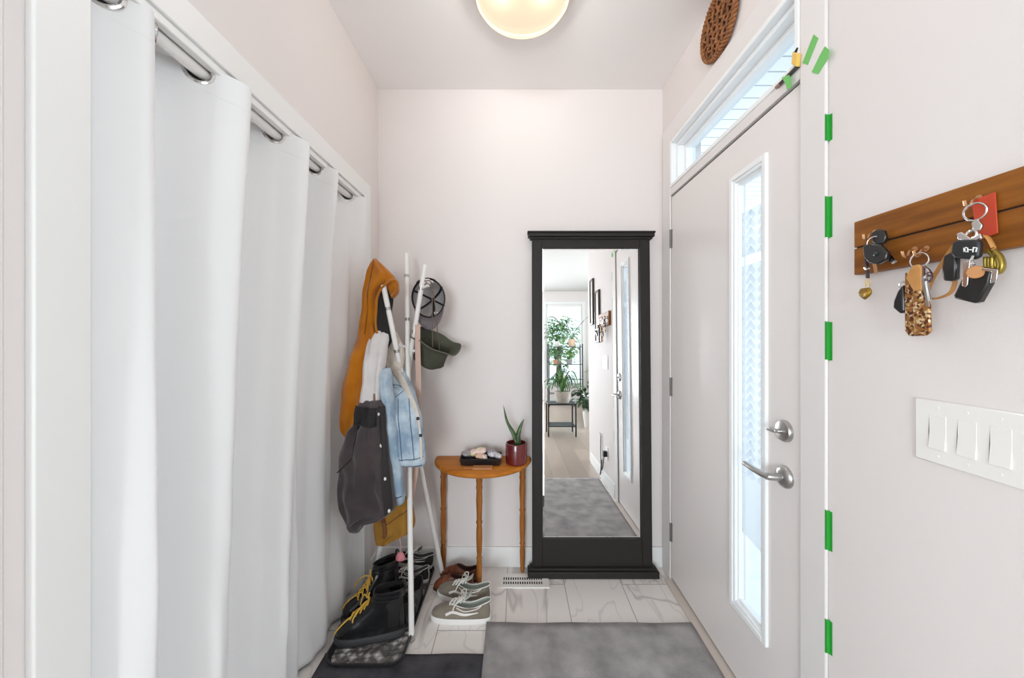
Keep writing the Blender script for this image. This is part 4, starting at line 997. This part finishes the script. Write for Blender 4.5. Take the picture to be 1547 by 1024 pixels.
w.loft(rings); obj('scallop_charm', w, mat('antique_gold', (.30, .17, .025), .3, .8, bump=.6, bscale=60, stretch=(1, 6, .3)), k1, angle=60)

# middle bunch
k2 = thing('key_bunch', 'key bunch on a silver ring with a glittery leather strap, hung mid rack', 'keys', PW(1390, 508, .79))
obj('split_ring', wallring(1389, 393, .796, .0145, .0015, .2), silver, k2)
glit = bpy.data.materials.new('glitter_leather'); glit.use_nodes = True; nt = glit.node_tree; N = nt.nodes; b = N['Principled BSDF']
tc = N.new('ShaderNodeTexCoord'); v = N.new('ShaderNodeTexVoronoi'); v.inputs['Scale'].default_value = 230; nt.links.new(tc.outputs['Object'], v.inputs['Vector'])
r = N.new('ShaderNodeValToRGB'); r.color_ramp.interpolation = 'CONSTANT'; sp = N.new('ShaderNodeSeparateColor'); nt.links.new(v.outputs['Color'], sp.inputs[0]); nt.links.new(sp.outputs[0], r.inputs[0])
els = r.color_ramp.elements; els[0].position = 0; els[0].color = (.12, .035, .015, 1); els[1].position = .30; els[1].color = (.36, .15, .04, 1)
e = els.new(.6); e.color = (.52, .30, .11, 1); e = els.new(.86); e.color = (.75, .58, .34, 1)
nt.links.new(r.outputs[0], b.inputs['Base Color']); b.inputs['Roughness'].default_value = .35; b.inputs['Metallic'].default_value = .35
st = obj('leather_strap', K3([(1372, 412), (1384, 404), (1391, 402), (1399, 410), (1406, 430), (1408, 480), (1410, 500), (1404, 507), (1378, 508), (1372, 500), (1371, 450)], .800, .008), glit, k2, bevel=.003)
obj('strap_fold', K3([(1384, 412), (1394, 430), (1397, 448), (1408, 460), (1409, 501), (1403, 506), (1386, 507), (1383, 470)], .7915, .006), glit, k2, bevel=.002)
obj('tan_loop', K3([(1372, 420), (1382, 401), (1391, 399), (1396, 404), (1397, 438), (1384, 440)], .7905, .006), tanl, k2, bevel=.002)
obj('car_fob', K3([(1364, 440), (1372, 430), (1374, 470), (1368, 474), (1357, 465), (1358, 455)], .802, .012), fob, k2, bevel=.003)
obj('clip', wallring(1364, 430, .797, .006, .0018, .3), silver, k2)
w = sm([(1396, 402), (1404, 408), (1408, 418), (1404, 425), (1397, 419), (1396, 404)], .788, .0018); w.sphere(PW(1404, 414, .785), .005, 12, 8)
obj('chain', w, mat('dark_chain', (.20, .15, .16), .25, .9), k2)
obj('key_blade', K3([(1393, 418), (1397, 417), (1405, 462), (1401, 463)], .787, .002), silver, k2)
obj('key_blade', K3([(1397, 416), (1400, 415), (1409, 452), (1406, 455)], .789, .002), silver, k2)

# bunch furthest from the door
k3 = thing('key_bunch', 'large key bunch with a tan wrist loop and black car keys, furthest from the door', 'keys', PW(1475, 457, .78))
obj('split_ring', MB().ring(PW(1473, 320, .792), .0145, .0018, axis=(1, .15, .1), n=32), silver, k3)
obj('swivel', K3([(1470, 337), (1479, 330), (1487, 340), (1484, 348), (1473, 349)], .792, .004), silver, k3, bevel=.001)
obj('swivel_ring', wallring(1468, 354, .789, .0065, .0022, .2), silver, k3)
obj('clasp', K3([(1448, 353), (1456, 350), (1470, 360), (1485, 352), (1487, 360), (1474, 366), (1458, 363), (1450, 362)], .788, .005), silver, k3, bevel=.0015)
lp = [(1452, 362), (1440, 373), (1425, 395), (1412, 416), (1404, 432), (1402, 445), (1408, 451), (1422, 449), (1436, 442), (1442, 430), (1443, 418)]
obj('wrist_loop', sm(lp, .797, .0052, flat=.35, up=(0, .3, 1)), tanl, k3)
obj('wrist_loop', sm([(1478, 356), (1491, 358), (1500, 372), (1505, 385)], .797, .005, flat=.4, up=(0, .3, 1)), tanl, k3)
obj('car_fob', K3([(1434, 386), (1446, 380), (1453, 384), (1452, 421), (1447, 425), (1433, 424), (1431, 405)], .789, .011), fob, k3, bevel=.003)
fk = obj('car_key_head', K3([(1446, 366), (1455, 362), (1484, 362), (1488, 367), (1486, 388), (1478, 392), (1449, 390), (1444, 384)], .783, .010), mat('key_grey', (.018, .019, .021), .4), k3, bevel=.003)
xe = .7722
em = MB()
for poly in ([(1455.5, 373), (1458.5, 373), (1459, 381), (1456, 381)], [(1455.5, 373), (1461, 373), (1461, 374.6), (1455.5, 374.6)], [(1455.5, 379.6), (1461, 379.6), (1461, 381), (1455.5, 381)], [(1461, 374), (1463, 374), (1463.5, 381), (1461.6, 381)], [(1470, 373), (1472, 373), (1471, 381), (1469, 381)], [(1463, 376.4), (1469.6, 376.4), (1469.4, 378), (1463.2, 378)], [(1472, 373), (1476, 373.4), (1476, 375), (1472, 374.6)], [(1475, 374), (1477, 374), (1475.6, 380.6), (1473.6, 380.6)]):
    em.prism([PW(x, y, xe) for x, y in poly], (-.0006, 0, 0))
obj('emblem', em, mat('emblem_silver', (.85, .85, .84), .35), fk)
obj('car_fob', K3([(1462, 424), (1472, 405), (1484, 402), (1510, 406), (1505, 428), (1489, 456), (1482, 458), (1452, 451), (1451, 446)], .779, .013), fob, k3, bevel=.003)
obj('chrome_band', K3([(1482, 404), (1509, 407), (1507, 424), (1497, 428), (1500, 411), (1482, 408)], .7655, .002), silver, k3, bevel=.0006)
obj('chrome_tab', K3([(1458, 395), (1468, 393), (1464, 430), (1461, 434), (1455, 432)], .7655, .003), silver, k3, bevel=.001)
w = MB().tube([PW(1474, 411, .766), PW(1474, 411, .760)], .0105, 28); obj('wood_disc', w, mat('wood_disc', (.42, .17, .035), .45), k3, bevel=.001)
obj('key_link', sm([(1470, 386), (1468, 393), (1472, 400)], .768, .002), silver, k3)
gm = mat('olive_gold', (.36, .26, .05), .3, .7)
for off, X in ((0, .800), (5, .795), (-5, .798)):
    obj('gold_petal', sm([(1497+off, 378), (1507+off, 388), (1510+off, 402), (1504+off, 412), (1496+off, 404), (1495+off, 388)], X, .0048, flat=.6), gm, k3, angle=180)
tag(obj('tag_card', K3([(1469, 303), (1505, 290), (1509, 352), (1478, 364)], .8155, .0022), mat('red_card', (.52, .055, .02), .45), bevel=.0006), 'red plastic tag hanging on the key rack behind the large bunch', 'tag')

# ------------------------------------------------------------------ light switch
sy0, sy1 = PW(1386, 0, XR).y, PW(1386, 0, XR).y-.182
sz0, sz1 = 1.071, 1.197
sw = thing('light_switch', 'white triple rocker light switch plate below the key rack', 'light switch', (XR, (sy0+sy1)/2, sz0))
obj('wall_plate', MB().box(XR-.006, XR-.0003, sy1, sy0, sz0, sz1), M['white'], sw, bevel=.003)
for k in range(3):
    yc = sy0-.042-.0475*k; zc = (sz0+sz1)/2
    w = MB().prism([(XR-.0055, yc-.0145, zc-.034), (XR-.0055, yc-.0145, zc+.034), (XR-.0066, yc-.0145, zc+.034), (XR-.0065, yc-.0145, zc), (XR-.0092, yc-.0145, zc-.0335)], (0, .029, 0))
    rk = obj('rocker', w, M['white'], sw, bevel=.0006)
    0 and obj('rocker_gap', MB().box(XR-.0064, XR-.0058, yc-.0165, yc+.0165, zc-.036, zc+.036), mat('switch_shadow', (.55, .53, .50), .6), rk)
    for dz in (-.048, .048):
        obj('screw', MB().tube([(XR-.0058, yc, zc+dz), (XR-.0068, yc, zc+dz)], .0028, 12), M['white'], sw)

# ------------------------------------------------------------------ things on the hall wall and in the living room (seen in the mirror)
def picture(y, z0, z1, wd, label):
    p = thing('picture_frame', label, 'picture', (XR, y, z0), group='framed pictures in the hall')
    w = MB(); rect_ring(w, XR-.022, XR-.001, y-wd/2, y+wd/2, z0, z1, .018); obj('frame', w, mat('picture_wood', (.06, .04, .03), .4), p, bevel=.002)
    obj('print', MB().box(XR-.012, XR-.002, y-wd/2+.018, y+wd/2-.018, z0+.018, z1-.018), mat('print_paper', (.74, .72, .70), .5, col2=(.62, .60, .58), nscale=5), p)
picture(.13, 1.53, 2.03, .16, 'tall dark framed picture seen in the mirror, the higher of two')
picture(.40, 1.33, 1.86, .18, 'tall dark framed picture seen in the mirror, just above the key rack')
ou = thing('wall_outlet', 'white wall outlet with a black adapter, low on the hall wall', 'outlet', (XR, .70, .30))
obj('wall_plate', MB().box(XR-.006, XR-.0005, .665, .735, .24, .355), M['white'], ou, bevel=.002)
obj('adapter', MB().box(XR-.040, XR-.007, .68, .72, .27, .32), M['black'], ou, bevel=.003)
obj('lead', MB().tube(catmull([(XR-.03, .70, .27), (XR-.035, .66, .16), (XR-.03, .60, .12), (XR-.02, .56, .20), (XR-.025, .52, .06)], 6), .004, 8), M['black'], ou)
lh = thing('dog_lead', 'black dog lead hanging low on the hall wall beside the outlet', 'lead', (XR-.02, .52, .2))
obj('strap', MB().tube(catmull([(XR-.012, .50, .42), (XR-.014, .49, .30), (XR-.014, .50, .10), (XR-.016, .46, .03)], 6), .012, 8, flat=.3, up=(1, 0, 0)), M['black'], lh)
obj('hook', MB().tube([(XR, .50, .43), (XR-.02, .50, .43), (XR-.022, .50, .445)], .004, 8), M['steel'], lh)

leafg = [mat('leaf_green', (.035, .11, .025), .45, col2=(.09, .22, .05), nscale=9), mat('leaf_dark', (.015, .05, .018), .4, col2=(.04, .10, .03), nscale=9), mat('leaf_lime', (.12, .26, .05), .45, col2=(.22, .38, .10), nscale=9)]
def leaf_strip(mb, pts, w, n=5):
    P = catmull(pts, n); m_ = len(P); L_, C_, R_ = [], [], []
    for i, p in enumerate(P):
        t = i/(m_-1); d = (P[min(i+1, m_-1)]-P[max(i-1, 0)]).normalized(); s = d.cross(Vector((0, 0, 1)))
        s = s.normalized() if s.length > 1e-4 else Vector((1, 0, 0)); ww = w*sin(pi*min(.98, t*.9+.06))**.7
        L_.append(p-s*ww+Vector((0, 0, ww*.25))); C_.append(p); R_.append(p+s*ww+Vector((0, 0, ww*.25)))
    mb.loft([L_, C_, R_], caps=False, closed=False)
def potted(name, label, x, y, z, pr, phh, potm, kind, leafm_, size, seed, group=None):
    rnd = random.Random(seed); t = thing(name, label, 'potted plant', (x, y, z), group=group); c = Vector((x, y, z))
    obj('pot', MB().lathe([(.0, 0), (pr*.75, 0), (pr*.95, phh*.6), (pr, phh), (pr*.93, phh), (pr*.88, phh*.85), (0, phh*.85)], c, 24, caps=False), potm, t)
    w = MB(); o = c+Vector((0, 0, phh*.85))
    if kind == 'spider':
        for i in range(46):
            a = rnd.random()*2*pi; r_ = size*(.45+.55*rnd.random()); h = size*(.25+.5*rnd.random()); dx, dy = cos(a), sin(a)
            leaf_strip(w, [o, o+Vector((dx*r_*.35, dy*r_*.35, h)), o+Vector((dx*r_*.75, dy*r_*.75, h*.95)), o+Vector((dx*r_, dy*r_, h*.25))], .011+.006*rnd.random())
    elif kind == 'bushy':
        for i in range(60):
            a = rnd.random()*2*pi; r_ = size*.5*rnd.random()**.6; b_ = o+Vector((cos(a)*r_*.8, sin(a)*r_*.8, size*(.1+.8*rnd.random())))
            a2 = a+rnd.uniform(-.7, .7); l = size*.28*(.6+.6*rnd.random()); e_ = b_+Vector((cos(a2)*l, sin(a2)*l, rnd.uniform(-.5, .4)*l))
            leaf_strip(w, [b_, (b_+e_)/2+Vector((0, 0, l*.22)), e_], .03*size/.4*(.7+.6*rnd.random()), 3)
            if i % 3 == 0: w.tube([o, (o+b_)/2+Vector((rnd.uniform(-.02, .02), 0, .02)), b_], .0035, 5)
    else:
        for sx, hh, tw in ((-1, .42, .0), (1, .46, .3), (-.35, .36, .8)):
            tip = o+Vector((sx*size*.33, .05*sx, hh)); w.tube(catmull([o, o+Vector((sx*size*.10, 0, hh*.5)), tip], 5), .006, 6)
            e_ = tip+Vector((sx*size*.30, .03, .13-.03*tw)); leaf_strip(w, [tip, (tip+e_)/2+Vector((0, 0, .04)), e_], .055, 5)
    obj('foliage', w, leafm_, t, angle=180); return t
# plant shelf before the window
shm = mat('shelf_metal', (.02, .022, .022), .4, .5)
ps = thing('plant_shelf', 'black metal and glass plant shelf before the living room window', 'shelf', (1.12, -4.35, 0))
X0, X1, Y0, Y1 = .74, 1.50, -4.52, -4.20
for x in (X0, X1):
    for y in (Y0, Y1): obj('post', MB().box(x-.011, x+.011, y-.011, y+.011, 0, 1.42), shm, ps)
for z in (.30, .62, .96, 1.36):
    s_ = obj('shelf_board', MB().box(X0-.01, X1+.01, Y0-.01, Y1+.01, z-.012, z), mat('smoked_shelf', (.03, .04, .04), .15), ps)
tc_ = mat('terracotta', (.50, .26, .16), .8); wp = mat('white_pot', (.70, .68, .64), .4); gp = mat('grey_pot', (.30, .30, .29), .6)
gp_ = 'plants on the shelf by the living room window'
potted('tall_plant', 'tall plant with broad split leaves in a peach pot on the top shelf', 1.28, -4.34, 1.36, .085, .17, mat('peach_pot', (.70, .48, .34), .6), 'tall', leafg[1], .85, 1, gp_)
potted('leafy_plant', 'bushy green plant at the wide end of the top shelf', .92, -4.36, 1.36, .07, .12, wp, 'bushy', leafg[0], .50, 2, gp_)
potted('leafy_plant', 'bushy lime green plant on the second shelf from the top', 1.22, -4.36, .96, .07, .11, gp, 'bushy', leafg[2], .33, 3, gp_)
potted('leafy_plant', 'dark green bushy plant on the second shelf from the top', .90, -4.34, .96, .06, .10, tc_, 'bushy', leafg[0], .31, 4, gp_)
potted('leafy_plant', 'green bushy plant on the third shelf from the top', 1.06, -4.34, .62, .07, .10, wp, 'bushy', leafg[0], .27, 5, gp_)
potted('trailing_plant', 'lime trailing plant standing on the floor beside the plant shelf', 2.15, -4.2, 0, .15, .30, gp, 'bushy', leafg[2], .9, 6, None)
tr_ = thing('garden_tree', 'leafy green tree outside the living room window behind the plants', 'tree', (1.3, -7.2, -.2))
obj('trunk', MB().tube([(1.3, -7.2, -.2), (1.32, -7.2, 1.4)], [.10, .07], 10), mat('bark', (.12, .08, .05), .9), tr_)
w = MB(); rnd = random.Random(12)
for i in range(420):
    a, b_, r_ = rnd.random()*6.28, rnd.uniform(-1.2, 1.2), .8*rnd.random()**.4
    p_ = Vector((1.3+r_*cos(a)*cos(b_), -7.2+r_*sin(a)*cos(b_), 1.55+.85*r_/.8*sin(b_))); d_ = Vector((cos(a), sin(a), rnd.uniform(-.6, .3)))*.16
    leaf_strip(w, [p_, p_+d_*.5+Vector((0, 0, .03)), p_+d_], .055, 2)
obj('foliage', w, mat('tree_leaf', (.10, .24, .06), .6, col2=(.25, .42, .14), nscale=4), tr_, angle=180)
# low stand with the spider plant
pst = thing('plant_stand', 'low black metal plant stand holding the spider plant', 'plant stand', (.68, -1.45, 0))
X0, X1, Y0, Y1 = .47, .87, -1.62, -1.28
for x in (X0, X1):
    for y in (Y0, Y1): obj('leg', MB().box(x-.010, x+.010, y-.010, y+.010, 0, .47), shm, pst)
obj('stand_top', MB().box(X0-.01, X1+.01, Y0-.01, Y1+.01, .455, .475), shm, pst, bevel=.002)
obj('lower_shelf', MB().box(X0, X1, Y0, Y1, .14, .15), shm, pst)
potted('spider_plant', 'large arching spider plant in a pale pot on the black stand', .70, -1.45, .475, .125, .17, mat('pale_pot', (.55, .50, .44), .7, col2=(.40, .36, .32), nscale=12), 'spider', leafg[0], .42, 9)
potted('leafy_plant', 'small dark leafy plant behind the spider plant stand', 1.22, -2.0, 0, .12, .26, wp, 'bushy', leafg[1], .55, 10)
# bench with striped cushion
bn = thing('window_bench', 'low bench with a pale striped cushion past the plant stand', 'bench', (1.6, -2.6, 0))
obj('bench_frame', MB().box(1.30, 2.0, -3.1, -2.2, .06, .36), mat('basket_dark', (.06, .05, .045), .8, bump=.6, bscale=60), bn, bevel=.01)
obj('cushion', MB().box(1.29, 2.0, -3.1, -2.2, .362, .46), stripes('striped_cushion', (.70, .69, .67), 1, .12, (.25, .25, .27)), bn, bevel=.03, seg=4)
